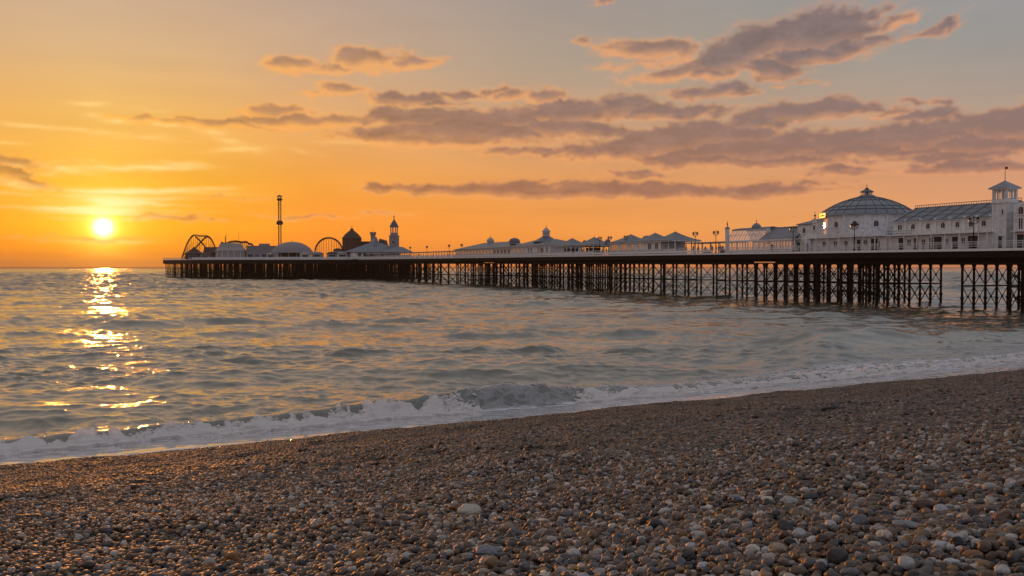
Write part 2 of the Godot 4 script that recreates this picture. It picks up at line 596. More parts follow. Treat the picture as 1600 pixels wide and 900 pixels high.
func worn(m: StandardMaterial3D, tex: Texture2D, metres: float, height: Texture2D = null, cm := 0.5) -> void:
	m.albedo_texture = tex
	m.uv1_triplanar = true
	m.uv1_world_triplanar = true
	m.uv1_scale = Vector3.ONE / metres
	if height:
		m.heightmap_enabled = true
		m.heightmap_texture = height
		m.heightmap_scale = cm


func make_materials() -> void:
	var g := func(v: float) -> Color: return Color(v, v, v)
	var stain := speck(3, 0.012, [0.0, g.call(0.72), 0.45, g.call(0.93), 1.0, g.call(1.0)])
	var patchy := speck(4, 0.02, [0.0, g.call(0.6), 0.5, g.call(0.85), 1.0, g.call(1.0)])
	worn(mat("white_paint", Color(0.80, 0.79, 0.78), 0.55), stain, 7.0)
	worn(mat("white_trim", Color(0.84, 0.83, 0.82), 0.5), stain, 4.0)
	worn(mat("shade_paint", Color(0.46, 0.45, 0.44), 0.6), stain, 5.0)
	worn(mat("slate", Color(0.17, 0.19, 0.22), 0.45), patchy, 3.0)
	worn(mat("lead", Color(0.26, 0.29, 0.33), 0.4), patchy, 4.0)
	worn(mat("rib", Color(0.12, 0.135, 0.155), 0.5), patchy, 3.0)
	worn(mat("iron", Color(0.018, 0.014, 0.012), 0.65, 0.2), patchy, 2.0)
	worn(mat("rust", Color(0.07, 0.03, 0.015), 0.8, 0.3), patchy, 2.0)
	worn(mat("weed", Color(0.02, 0.022, 0.012), 0.7, 0.3), patchy, 1.0)
	worn(mat("deck", Color(0.12, 0.09, 0.07), 0.8), patchy, 3.0)
	worn(mat("brown_wall", Color(0.13, 0.065, 0.035), 0.7), stain, 4.0)
	worn(mat("brown_roof", Color(0.10, 0.055, 0.035), 0.7), patchy, 4.0)
	worn(mat("pale_canvas", Color(0.42, 0.38, 0.36), 0.7), stain, 6.0)
	worn(mat("grey_canvas", Color(0.30, 0.28, 0.28), 0.7), stain, 6.0)
	mat("steel", Color(0.10, 0.07, 0.055), 0.5)
	mat("pale_steel", Color(0.35, 0.3, 0.28), 0.5)
	mat("dark", Color(0.02, 0.018, 0.018), 0.7)
	mat("red_paint", Color(0.3, 0.04, 0.03), 0.5)
	mat("blue_paint", Color(0.08, 0.1, 0.25), 0.5)
	mat("yellow_paint", Color(0.5, 0.32, 0.06), 0.5)
	mat("glass_dark", Color(0.03, 0.032, 0.035), 0.1, 0.4)
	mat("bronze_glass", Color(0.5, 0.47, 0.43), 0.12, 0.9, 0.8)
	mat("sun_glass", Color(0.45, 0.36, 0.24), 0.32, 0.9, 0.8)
	var pane := mat("pane", Color(0.75, 0.78, 0.8, 0.22), 0.05, 0.6)
	pane.transparency = BaseMaterial3D.TRANSPARENCY_ALPHA
	var bulb := mat("lamp_glass", Color(0.4, 0.38, 0.35), 0.2)
	bulb.metallic_specular = 0.6
	var foam := mat("foam", Color(0.80, 0.755, 0.71), 0.85, 0.25)
	foam.backlight_enabled = true
	foam.backlight = Color(0.75, 0.72, 0.70)
	mat("skin", Color(0.34, 0.2, 0.13), 0.6)
	for k in [["coat_dark", Color(0.02, 0.022, 0.03)], ["coat_grey", Color(0.09, 0.09, 0.1)], ["coat_red", Color(0.16, 0.03, 0.03)], ["coat_tan", Color(0.22, 0.15, 0.09)]]:
		mat(k[0], k[1], 0.85)


# ---------------------------------------------------------------- sea
# Shore frame: u runs along the water's edge (to the right), w out to sea from the edge of the swash.
func shore_uw(x: float, d: float) -> Vector2:
	var e := d - 41.2
	return Vector2(x * 0.87 + e * 0.493, -x * 0.493 + e * 0.87)


func shore_xz(u: float, w: float) -> Vector2:   # world x and z
	return Vector2(u * 0.87 - w * 0.493, -(41.2 + u * 0.493 + w * 0.87))


var n_shore := FastNoiseLite.new()
var n_slow := FastNoiseLite.new()
var n_chop := FastNoiseLite.new()
const BREAKER := [   # along the shore: height of the breaking wave and how much of its face is foam
	[-70.0, 0.4, 1.0], [-30.0, 0.40, 1.0], [-20.0, 0.36, 1.0], [-14.0, 0.40, 0.9], [-9.0, 0.52, 1.0], [-5.0, 0.66, 1.0], [-1.6, 0.82, 1.0], [-0.5, 0.94, 0.7], [0.7, 0.98, 0.0], [2.0, 0.98, 0.0],
	[4.0, 0.84, 0.0], [4.6, 0.76, 0.0], [6.0, 0.62, 0.65], [7.5, 0.54, 0.9], [10.0, 0.42, 0.85], [17.0, 0.32, 0.7], [25.0, 0.36, 0.9], [35.0, 0.34, 0.7], [50.0, 0.34, 0.9], [120.0, 0.3, 0.9]]


func along(u: float, k: int) -> float:
	for i in BREAKER.size() - 1:
		if u <= BREAKER[i + 1][0]:
			var t: float = clampf((u - BREAKER[i][0]) / (BREAKER[i + 1][0] - BREAKER[i][0]), 0.0, 1.0)
			return lerpf(BREAKER[i][k], BREAKER[i + 1][k], t)
	return BREAKER[-1][k]


func breaker_base(u: float) -> float:
	var w := 2.95 + 0.35 * n_shore.get_noise_1d(u * 1.3) + 0.25 * n_shore.get_noise_1d(u * 5.0 + 300.0)
	return w + clampf((u - 20.0) * 0.045, 0.0, 1.6)


func edge_w(u: float) -> float:   # the ragged line that the swash reaches
	return 0.3 * n_shore.get_noise_1d(u * 1.1 + 90.0) + 0.14 * n_shore.get_noise_1d(u * 6.0 - 40.0)


const SWELLS := [[73.0, -13.0, 17.0, 0.55], [66.5, -24.0, -9.0, 0.42], [90.0, -8.0, 22.0, 0.45], [58.0, -9.0, 1.0, 0.32], [83.0, 24.0, 38.0, 0.4], [112.0, -50.0, -20.0, 0.5], [54.0, -26.0, -17.0, 0.3], [128.0, 5.0, 50.0, 0.5]]   # depth, from x, to x, height
var waves := []
var wave_gain := []


func prepare_sea() -> void:
	n_shore.seed = 31
	n_shore.frequency = 0.1
	n_shore.noise_type = FastNoiseLite.TYPE_SIMPLEX_SMOOTH
	n_shore.fractal_octaves = 2
	n_chop.seed = 17
	n_chop.frequency = 0.30
	n_chop.noise_type = FastNoiseLite.TYPE_SIMPLEX_SMOOTH
	n_chop.fractal_type = FastNoiseLite.FRACTAL_RIDGED
	n_chop.fractal_octaves = 3
	n_chop.fractal_gain = 0.55
	n_slow.seed = 8
	n_slow.frequency = 0.02
	n_slow.noise_type = FastNoiseLite.TYPE_SIMPLEX_SMOOTH
	n_slow.fractal_octaves = 2
	var r := RandomNumberGenerator.new()
	r.seed = 4
	var slopes := []
	for k in 42:
		var L := 0.55 * pow(1.098, k)                      # half a metre to 36 m
		L *= r.randf_range(0.94, 1.06)
		var spread := r.randfn(0.0, 0.6) if L < 4.0 else r.randfn(0.0, 0.45) if L < 9.0 else r.randfn(0.0, 0.25)
		var dir := Vector2(0.28, 0.96).rotated(spread)      # towards the shore, in x and z
		var slope := 0.050 if L < 1.0 else 0.050 if L < 2.6 else 0.042 if L < 5.0 else 0.032 if L < 9.0 else 0.016
		var amp := slope * L / TAU * r.randf_range(0.7, 1.3)
		slopes.append(slope)
		waves.append([dir.x * TAU / L, dir.y * TAU / L, amp, r.randf() * TAU, L, dir.x, dir.y])

	# far off, where the mesh is too coarse for the short waves, the longer ones carry the whole steepness
	var total := 0.0
	for v in slopes:
		total += v * v
	var left := total
	for v in slopes:
		wave_gain.append(minf(sqrt(total / left), 2.6))
		left = maxf(left - v * v, 1e-6)


func sea_point(x: float, d: float, step: float) -> Vector3:
	var s := shore_uw(x, d)
	var wb := breaker_base(s.x)
	var k := smoothstep(wb - 0.3, wb + 4.5, s.y)
	var y := 0.0
	var ox := 0.0
	var oz := 0.0
	var z := -d
	if k > 0.0:
		var gust := 1.0 + 0.45 * n_slow.get_noise_2d(x * 1.2, d)
		var first := 0
		while first < waves.size() - 8 and waves[first][4] < 1.15 * step:
			first += 1
		gust *= wave_gain[first] * lerpf(1.0, 1.7, smoothstep(90.0, 350.0, d)) * lerpf(1.0, 0.7, smoothstep(700.0, 2500.0, d))
		for w in range(first, waves.size()):
			var v: Array = waves[w]
			var ph: float = v[0] * x + v[1] * z + v[3]
			var a: float = v[2] * gust
			y += a * cos(ph)
			var sn: float = a * 1.05 * sin(ph)
			ox -= v[5] * sn
			oz -= v[6] * sn
		if d < 170.0:   # sharp-crested wavelets
			var px := x * 0.95 + 0.28 * z
			var pz := z * 0.96 - 0.28 * x
			y += n_chop.get_noise_2d(px * 0.75, pz * 1.9) * 0.095 * smoothstep(170.0, 90.0, d) * (0.75 + 0.9 * n_slow.get_noise_2d(x * 3.0 + 90.0, d * 3.0))
		for c in SWELLS:   # single low crests coming in across the middle distance
			if x > c[1] - 3.0 and x < c[2] + 3.0:
				var b2: float = d - c[0] - 1.6 * n_slow.get_noise_2d(x * 5.0, c[0] * 9.0) - 0.05 * (x - c[1])
				if b2 > -2.0 and b2 < 9.0:
					var env_ := smoothstep(c[1] - 3.0, c[1] + 2.5, x) * smoothstep(c[2] + 3.0, c[2] - 2.5, x) * (0.8 + 0.7 * n_slow.get_noise_2d(x * 9.0 + 5.0, c[0]))
					y += c[3] * env_ * (smoothstep(-1.5, 0.0, b2) if b2 < 0.0 else exp(-b2 / 1.8))
		# two longer swells that are about to feel the bottom
		var cs := sin(d * 0.105 - x * 0.028 + 2.0 * n_slow.get_noise_2d(x, d * 0.4) + 0.6)
		y += (pow(maxf(cs, 0.0), 7.0) * 0.95 - 0.10) * smoothstep(55.0, 66.0, d) * smoothstep(140.0, 90.0, d) * (0.65 + 0.9 * n_slow.get_noise_2d(x * 1.5 + 50.0, d))
		y *= k
		ox *= k
		oz *= k
	var b := s.y - wb
	if b > -0.2 and b < 14.0:
		var A := along(s.x, 1) * (1.0 + 0.12 * n_shore.get_noise_1d(s.x * 7.0))
		y += A * smoothstep(-0.05, 0.95, b) * (1.0 if b < 0.95 else exp(-(b - 0.95) / 1.7))
		y -= 0.12 * smoothstep(2.0, 5.0, b) * smoothstep(14.0, 6.0, b)
		y += n_chop.get_noise_2d(s.x * 2.2 + 40.0, s.y * 4.5) * 0.05 * A * smoothstep(0.1, 0.6, b) * smoothstep(4.0, 1.5, b)
	if s.y < wb:
		# swash: a thin sheet that thins out to the edge
		y = lerpf(0.015, -0.05, smoothstep(0.0, 3.0, s.y)) + 0.012 * n_shore.get_noise_2d(s.x * 12.0, s.y * 16.0)
		y -= 0.25 * smoothstep(edge_w(s.x) + 0.0, edge_w(s.x) - 0.8, s.y)
	return Vector3(x + ox, y, z + oz)


func build_sea() -> void:
	prepare_sea()
	var ds := PackedFloat32Array()
	var d := 12.0
	while d < 78.0:
		ds.append(d)
		d += 0.125
	while d < 900.0:
		ds.append(d)
		d *= 1.0055
	while d < 7000.0:
		ds.append(d)
		d *= 1.009
	while d < 7400.0:
		ds.append(d)
		d *= 1.06
	var ks := PackedFloat32Array()
	for k in [-6.0, -3.0, -1.7, -1.1, -0.85]:
		ks.append(k)
	var N := 440
	for i in N + 1:
		ks.append(lerpf(-0.68, 0.68, float(i) / N))
	for k in [0.85, 1.1, 1.7, 3.0, 6.0]:
		ks.append(k)
	var rows := ds.size()
	# three lengths of the same surface: ripples too fine for the mesh become relief, then gloss, with distance
	var ends := [0, 0, 0, rows - 1]
	for i in rows:
		if ds[i] < 85.0: ends[1] = i
		if ds[i] < 260.0: ends[2] = i
	for zone in 3:
		sea_length(ds, ks, N, ends[zone], ends[zone + 1], ripple_water([8.0, 10.0, 13.0][zone], [0.085, 0.13, 0.22][zone]))
	build_foam()


func ripple_water(strength: float, rough: float) -> StandardMaterial3D:
	var m := mat("sea_water", Color(0.098, 0.090, 0.056), rough, 0.9)
	m.clearcoat_enabled = true
	m.clearcoat = 0.8
	m.clearcoat_roughness = rough
	var ripple := speck(21, 0.02, [], 1024, 5)
	ripple.as_normal_map = true
	ripple.bump_strength = strength
	m.uv1_triplanar = true
	m.uv1_world_triplanar = true
	m.uv1_triplanar_sharpness = 4.0
	m.uv1_scale = Vector3(0.30, 0.30, 0.55)
	m.normal_enabled = true
	m.normal_texture = ripple
	m.normal_scale = 1.0
	return m


func sea_length(ds: PackedFloat32Array, ks: PackedFloat32Array, N: int, r0: int, r1: int, m: Material) -> void:
	var cols := ks.size()
	var rows := r1 - r0 + 1
	var all := ds.size()
	var pos := PackedVector3Array()
	pos.resize((rows + 2) * cols)      # with one row before and one after, for the slopes
	for i in rows + 2:
		var n := clampi(r0 + i - 1, 0, all - 1)
		var dd := ds[n]
		var step := maxf(1.36 * dd / N, (ds[mini(n + 1, all - 1)] - dd) * 0.8)
		for j in cols:
			pos[i * cols + j] = sea_point(ks[j] * dd, dd, step if absf(ks[j]) < 0.8 else 30.0)
	var nor := PackedVector3Array()
	nor.resize(rows * cols)
	for i in rows:
		for j in cols:
			var a := pos[(i + 1) * cols + mini(j + 1, cols - 1)] - pos[(i + 1) * cols + maxi(j - 1, 0)]
			var b := pos[(i + 2) * cols + j] - pos[i * cols + j]
			nor[i * cols + j] = a.cross(b).normalized()
	var idx := PackedInt32Array()
	idx.resize((rows - 1) * (cols - 1) * 6)
	var q := 0
	for i in rows - 1:
		for j in cols - 1:
			var o := i * cols + j
			idx[q] = o; idx[q + 1] = o + cols; idx[q + 2] = o + 1
			idx[q + 3] = o + 1; idx[q + 4] = o + cols; idx[q + 5] = o + cols + 1
			q += 6
	var arr := []
	arr.resize(Mesh.ARRAY_MAX)
	arr[Mesh.ARRAY_VERTEX] = pos.slice(cols, (rows + 1) * cols)
	arr[Mesh.ARRAY_NORMAL] = nor
	arr[Mesh.ARRAY_INDEX] = idx
	var me := ArrayMesh.new()
	me.add_surface_from_arrays(Mesh.PRIMITIVE_TRIANGLES, arr)
	tag(part(self, "sea", me, m), "", "", "", "structure")


func build_foam() -> void:
	var n := FastNoiseLite.new()
	n.seed = 3
	n.noise_type = FastNoiseLite.TYPE_CELLULAR
	n.frequency = 2.6
	n.cellular_return_type = FastNoiseLite.RETURN_DISTANCE
	n.fractal_octaves = 3
	n.fractal_lacunarity = 2.3
	n.fractal_gain = 0.5
	var edge := FastNoiseLite.new()
	edge.seed = 14
	edge.frequency = 0.35
	edge.noise_type = FastNoiseLite.TYPE_SIMPLEX_SMOOTH
	edge.fractal_octaves = 2
	var pos := PackedVector3Array()
	var idx := PackedInt32Array()
	var du := 0.05
	var u0 := -34.0
	var U := int(100.0 / du)
	var V := 46
	for i in U + 1:
		var u := u0 + i * du
		var wb := breaker_base(u)
		var f := along(u, 2)
		f *= clampf(0.95 + 0.5 * edge.get_noise_1d(u * 1.2), 0.0, 1.0)
		var low := wb - 0.55 - 0.3 * edge.get_noise_1d(u * 2.0 + 20.0)
		for j in V + 1:
			var v := float(j) / V
			# across: from the toe of the broken water (v 0) up the face to the crest (v 1)
			var w := lerpf(low, wb + 0.85, v)
			var xz := shore_xz(u, w)
			var p := sea_point(xz.x, -xz.y, 0.3)
			var cover := f * (1.0 + 0.9 * edge.get_noise_2d(u * 2.2, w * 3.0 + 60.0)) - smoothstep(0.45, 1.0, v) * (0.85 - 0.9 * edge.get_noise_1d(u * 2.6 + 7.0))
			var t := clampf(cover * 1.6 - 0.25, 0.0, 1.0)
			var lump := 0.5 - 0.5 * n.get_noise_3d(p.x, p.y * 1.2, p.z)
			var toe := smoothstep(0.0, 0.14, v)
			var up := (0.05 + 0.26 * lump) * t * (0.25 + 0.75 * toe) - 0.16 * (1.0 - t) - 0.04 * (1.0 - toe)
			pos.append(p + Vector3(0.30 * up, 0.72 * up, 0.66 * up))
	for i in U:
		for j in V:
			var o := i * (V + 1) + j
			idx.append_array([o, o + V + 1, o + 1, o + 1, o + V + 1, o + V + 2])
	part_stuff("breaking_foam", pos, idx, M.foam, "white churned foam tumbling down the face of the wave breaking on the beach", "foam")
	# billowing puffs over the face, spray and torn lumps along the crest and the toe
	var ball := ico(2, 0.3, 3)
	var mm := MultiMesh.new()
	mm.transform_format = MultiMesh.TRANSFORM_3D
	mm.mesh = ball
	var list := []
	var r := RandomNumberGenerator.new()
	r.seed = 6
	while list.size() < 12000:
		var u := r.randf_range(-32.0, 62.0) if r.randf() < 0.6 else r.randf_range(-22.0, 12.0)
		var f := along(u, 2)
		if r.randf() > f * f - 0.2:
			continue
		var wb := breaker_base(u)
		var clump := 0.5 + 0.9 * edge.get_noise_1d(u * 2.6 + 7.0)
		var plume := maxf(0.0, edge.get_noise_1d(u * 6.0 + 31.0)) + 0.15
		var s := 0.0
		var w := 0.0
		var lift := 0.0
		var kind := r.randf()
		if kind < 0.45:      # puffs tumbling on the face
			w = wb + r.randf_range(-0.4, 0.15 + 0.5 * clampf(clump, 0.0, 1.0))
			s = r.randf_range(0.04, 0.11)
			lift = r.randf_range(0.0, 0.1)
		elif kind < 0.8:     # thrown up along the top of the foam
			w = wb + r.randf_range(0.0, 0.3) + 0.5 * clampf(clump, 0.0, 1.0)
			s = r.randf_range(0.016, 0.05)
			lift = absf(r.randfn(0.0, 0.26)) * plume + 0.02
		else:
			w = wb + r.randf_range(-0.9, -0.2)
			s = r.randf_range(0.01, 0.04)
		var xz := shore_xz(u, w)
		var p := sea_point(xz.x, -xz.y, 0.3)
		p.y += lift * along(u, 1)
		list.append(Transform3D(Basis.from_euler(Vector3(r.randf() * 6, r.randf() * 6, 0)).scaled(Vector3(s * 1.4, s, s * 1.1)), p))
	for k in 520:   # the thin white lip of the unbroken stretch
		var u := r.randf_range(-1.0, 6.0)
		if edge.get_noise_1d(u * 4.0) < -0.05:
			continue
		var xz := shore_xz(u, breaker_base(u) + r.randf_range(0.72, 1.05))
		var p := sea_point(xz.x, -xz.y, 0.3)
		p.y += absf(r.randfn(0.0, 0.022))
		var s := r.randf_range(0.008, 0.026)
		list.append(Transform3D(Basis.from_scale(Vector3(s * 2.2, s, s)), p))
	mm.instance_count = list.size()
	for i in list.size():
		mm.set_instance_transform(i, list[i])
	var o := MultiMeshInstance3D.new()
	o.name = "foam_spray"
	o.multimesh = mm
	o.material_override = M.foam
	add_child(o)
	tag(o, "small white drops and torn lumps of foam thrown up along the crest", "foam spray", "", "stuff")
	build_swash()
	build_lace()


func part_stuff(called: String, pos: PackedVector3Array, idx: PackedInt32Array, m: Material, label: String, category: String, uv := PackedVector2Array(), col := PackedColorArray()) -> MeshInstance3D:
	var nor := PackedVector3Array()
	nor.resize(pos.size())
	for k in idx.size() / 3:
		var a := idx[k * 3]
		var b := idx[k * 3 + 1]
		var c := idx[k * 3 + 2]
		var x := (pos[c] - pos[a]).cross(pos[b] - pos[a])
		nor[a] += x
		nor[b] += x
		nor[c] += x
	for k in nor.size():
		nor[k] = nor[k].normalized() if nor[k].length_squared() > 0.0 else Vector3.UP
	var arr := []
	arr.resize(Mesh.ARRAY_MAX)
	arr[Mesh.ARRAY_VERTEX] = pos
	arr[Mesh.ARRAY_NORMAL] = nor
	arr[Mesh.ARRAY_INDEX] = idx
	if uv.size():
		arr[Mesh.ARRAY_TEX_UV] = uv
	if col.size():
		arr[Mesh.ARRAY_COLOR] = col
	var me := ArrayMesh.new()
	me.add_surface_from_arrays(Mesh.PRIMITIVE_TRIANGLES, arr)
	var o := part(self, called, me, m)
	tag(o, label, category, "", "stuff")
	return o


func build_swash() -> void:
	# the thin sheet of milky, foamy water running up the shingle in front of the breaker
	var pos := PackedVector3Array()
	var idx := PackedInt32Array()
	var W := 26
	var U := 900
	for i in U + 1:
		var u := lerpf(-60.0, 110.0, float(i) / U)
		var e := edge_w(u)
		var wb := breaker_base(u)
		for j in W + 1:
			var t := float(j) / W
			var w := lerpf(e - 0.35, wb + 0.05, t)
			var xz := shore_xz(u, w)
			var p := sea_point(xz.x, -xz.y, 0.3)
			p.y = lerpf(0.075, -0.03, smoothstep(-0.35, 3.0, w)) + 0.006 * n_shore.get_noise_2d(u * 9.0, w * 14.0) + 0.012 * n_shore.get_noise_2d(u * 2.0 + 50.0, w * 9.0)
			p.y -= 0.06 * smoothstep(0.05, 0.0, t)
			pos.append(p)
	for i in U:
		for j in W:
			var o := i * (W + 1) + j
			idx.append_array([o, o + W + 1, o + 1, o + 1, o + W + 1, o + W + 2])
	var m := mat("swash_water", Color(0.80, 0.75, 0.71), 0.10, 0.95)
	m.clearcoat_enabled = true
	m.clearcoat = 0.6
	m.clearcoat_roughness = 0.08
	var g := func(v: float) -> Color: return Color(v, v, v * 1.02)
	worn(m, speck(71, 0.01, [0.0, g.call(0.62), 0.42, g.call(0.72), 0.6, g.call(0.97), 1.0, g.call(1.0)], 512, 5), 5.0)
	m.uv1_scale = Vector3(0.12, 0.3, 0.4)
	var o := part_stuff("swash", pos, idx, m, "thin sheet of pale foamy water sliding up the shingle", "water")
	o.set_meta("kind", "structure")


func build_lace() -> void:
	# thin foam left lying on the swash and streaked behind the breaker: a sheet with holes, 1.5 cm above the water
	var im := Image.create_empty(1024, 1024, false, Image.FORMAT_RGBA8)
	var c := FastNoiseLite.new()
	c.seed = 2
	c.noise_type = FastNoiseLite.TYPE_CELLULAR
	c.cellular_return_type = FastNoiseLite.RETURN_DISTANCE2_DIV
	c.frequency = 0.016
	c.fractal_type = FastNoiseLite.FRACTAL_FBM
	c.fractal_octaves = 3
	c.domain_warp_enabled = true
	c.domain_warp_amplitude = 30.0
	c.domain_warp_frequency = 0.01
	var s := FastNoiseLite.new()
	s.seed = 6
	s.frequency = 0.006
	s.noise_type = FastNoiseLite.TYPE_SIMPLEX_SMOOTH
	s.fractal_octaves = 4
	for y in 1024:
		for x in 1024:
			var a := c.get_noise_2d(x * 0.7, y * 1.5) + 0.55 * s.get_noise_2d(x * 0.6, y * 1.6)
			im.set_pixel(x, y, Color(1, 1, 1, smoothstep(-0.62, -0.30, a)))
	var m := mat("foam_lace", Color(0.68, 0.67, 0.68), 0.6, 0.3)
	m.albedo_texture = ImageTexture.create_from_image(im)
	m.transparency = BaseMaterial3D.TRANSPARENCY_ALPHA
	m.vertex_color_use_as_albedo = true
	var pos := PackedVector3Array()
	var uv := PackedVector2Array()
	var col := PackedColorArray()
	var idx := PackedInt32Array()
	var W := 70
	var U := 640
	for i in U + 1:
		var u := lerpf(-36.0, 70.0, float(i) / U)
		var e := edge_w(u)
		var wb := breaker_base(u)
		for j in W + 1:
			var w := lerpf(e - 0.35, wb + 7.0, pow(float(j) / W, 1.3))
			var xz := shore_xz(u, w)
			var p := sea_point(xz.x, -xz.y, 0.3)
			p.y = p.y + 0.015 if w > wb else lerpf(0.075, -0.03, smoothstep(-0.35, 3.0, w)) + 0.018 + 0.012 * n_shore.get_noise_2d(u * 2.0 + 50.0, w * 9.0)
			var a := 0.0
			var right := smoothstep(-14.0, 14.0, u)
			if w < wb:
				a = lerpf(0.22, 1.0, right) * (0.35 + 0.65 * smoothstep(e + 1.9, wb - 0.2, w)) + 0.55 * smoothstep(e - 0.1, e - 0.3, w)
				a += 0.5 * smoothstep(wb - 0.9, wb, w)
			else:
				a = (0.55 + 0.45 * smoothstep(12.0, 30.0, u)) * smoothstep(wb + 7.0, wb + 1.5, w) * smoothstep(wb + 0.2, wb + 0.9, w)
				a *= smoothstep(5.0, 9.0, u) * 0.9 + 0.15
				if w < wb + 1.1:
					a = maxf(a, 0.34 * smoothstep(-1.5, 0.0, u) * smoothstep(6.5, 5.0, u))
			col.append(Color(1, 1, 1, clampf(a, 0.0, 1.0)))
			uv.append(Vector2(u / 9.0, w / 6.0))
			pos.append(p)
	for i in U:
		for j in W:
			var o := i * (W + 1) + j
			idx.append_array([o, o + W + 1, o + 1, o + 1, o + W + 1, o + W + 2])
	part_stuff("foam_lace", pos, idx, m, "thin lacy foam lying on the wet edge of the sea", "foam", uv, col)


func ico(sub: int, rough: float, seed_: int, squash := Vector3.ONE) -> ArrayMesh:   # a rounded stone: subdivided icosahedron pushed in and out
	var t := (1.0 + sqrt(5.0)) / 2.0
	var v := [Vector3(-1, t, 0), Vector3(1, t, 0), Vector3(-1, -t, 0), Vector3(1, -t, 0), Vector3(0, -1, t), Vector3(0, 1, t), Vector3(0, -1, -t), Vector3(0, 1, -t), Vector3(t, 0, -1), Vector3(t, 0, 1), Vector3(-t, 0, -1), Vector3(-t, 0, 1)]
	for i in 12:
		v[i] = v[i].normalized()
	var f := [0, 11, 5, 0, 5, 1, 0, 1, 7, 0, 7, 10, 0, 10, 11, 1, 5, 9, 5, 11, 4, 11, 10, 2, 10, 7, 6, 7, 1, 8, 3, 9, 4, 3, 4, 2, 3, 2, 6, 3, 6, 8, 3, 8, 9, 4, 9, 5, 2, 4, 11, 6, 2, 10, 8, 6, 7, 9, 8, 1]
	for s in sub:
		var mid := {}
		var g := []
		for k in f.size() / 3:
			var e := []
			for q in 3:
				var a: int = f[k * 3 + q]
				var b: int = f[k * 3 + (q + 1) % 3]
				var key := mini(a, b) * 10000 + maxi(a, b)
				if not mid.has(key):
					mid[key] = v.size()
					v.append(((v[a] + v[b]) / 2.0).normalized())
				e.append(mid[key])
			g.append_array([f[k * 3], e[0], e[2], f[k * 3 + 1], e[1], e[0], f[k * 3 + 2], e[2], e[1], e[0], e[1], e[2]])
		f = g
	var n := FastNoiseLite.new()
	n.seed = seed_
	n.frequency = 0.55
	n.noise_type = FastNoiseLite.TYPE_SIMPLEX_SMOOTH
	n.fractal_octaves = 2
	var pos := PackedVector3Array()
	var nor := PackedVector3Array()
	for p in v:
		pos.append(p * (1.0 + rough * 1.6 * n.get_noise_3dv(p * 1.3 + Vector3.ONE * seed_)) * squash)
	nor.resize(pos.size())
	var idx := PackedInt32Array()
	for k in f.size() / 3:
		var a: int = f[k * 3]
		var b: int = f[k * 3 + 1]
		var c: int = f[k * 3 + 2]
		idx.append_array([a, c, b])
		var x := (pos[b] - pos[a]).cross(pos[c] - pos[a])
		nor[a] += x; nor[b] += x; nor[c] += x
	for k in nor.size():
		nor[k] = nor[k].normalized()
	var arr := []
	arr.resize(Mesh.ARRAY_MAX)
	arr[Mesh.ARRAY_VERTEX] = pos
	arr[Mesh.ARRAY_NORMAL] = nor
	arr[Mesh.ARRAY_INDEX] = idx
	var me := ArrayMesh.new()
	me.add_surface_from_arrays(Mesh.PRIMITIVE_TRIANGLES, arr)
	return me


# ---------------------------------------------------------------- beach
var n_dune := FastNoiseLite.new()


func beach_height(x: float, d: float) -> float:
	var s := shore_uw(x, d)
	var w := s.y
	var y: float
	if w > 0.0:
		y = -0.16 * w
	else:
		y = 0.1727 * -w if w > -42.0 else 7.25 + (-42.0 - w) * 0.02
		y += 0.10 * sin(-w * 0.42 + s.x * 0.05) * smoothstep(0.0, -6.0, w) * smoothstep(-36.0, -28.0, w)   # low ridges left by the tide
	var c := Vector2(x, d).length()
	y += n_dune.get_noise_2d(x, d) * 0.16 * smoothstep(0.0, -3.0, w) * smoothstep(1.0, 6.0, c)
	y += n_dune.get_noise_2d(x * 4.0 + 9.0, d * 4.0) * 0.05 * smoothstep(0.5, -2.0, w) * smoothstep(1.0, 4.0, c)
	return y


func beach_normal(x: float, d: float) -> Vector3:
	var h := 0.08
	return Vector3(beach_height(x - h, d) - beach_height(x + h, d), 2.0 * h, -(beach_height(x, d - h) - beach_height(x, d + h))).normalized()


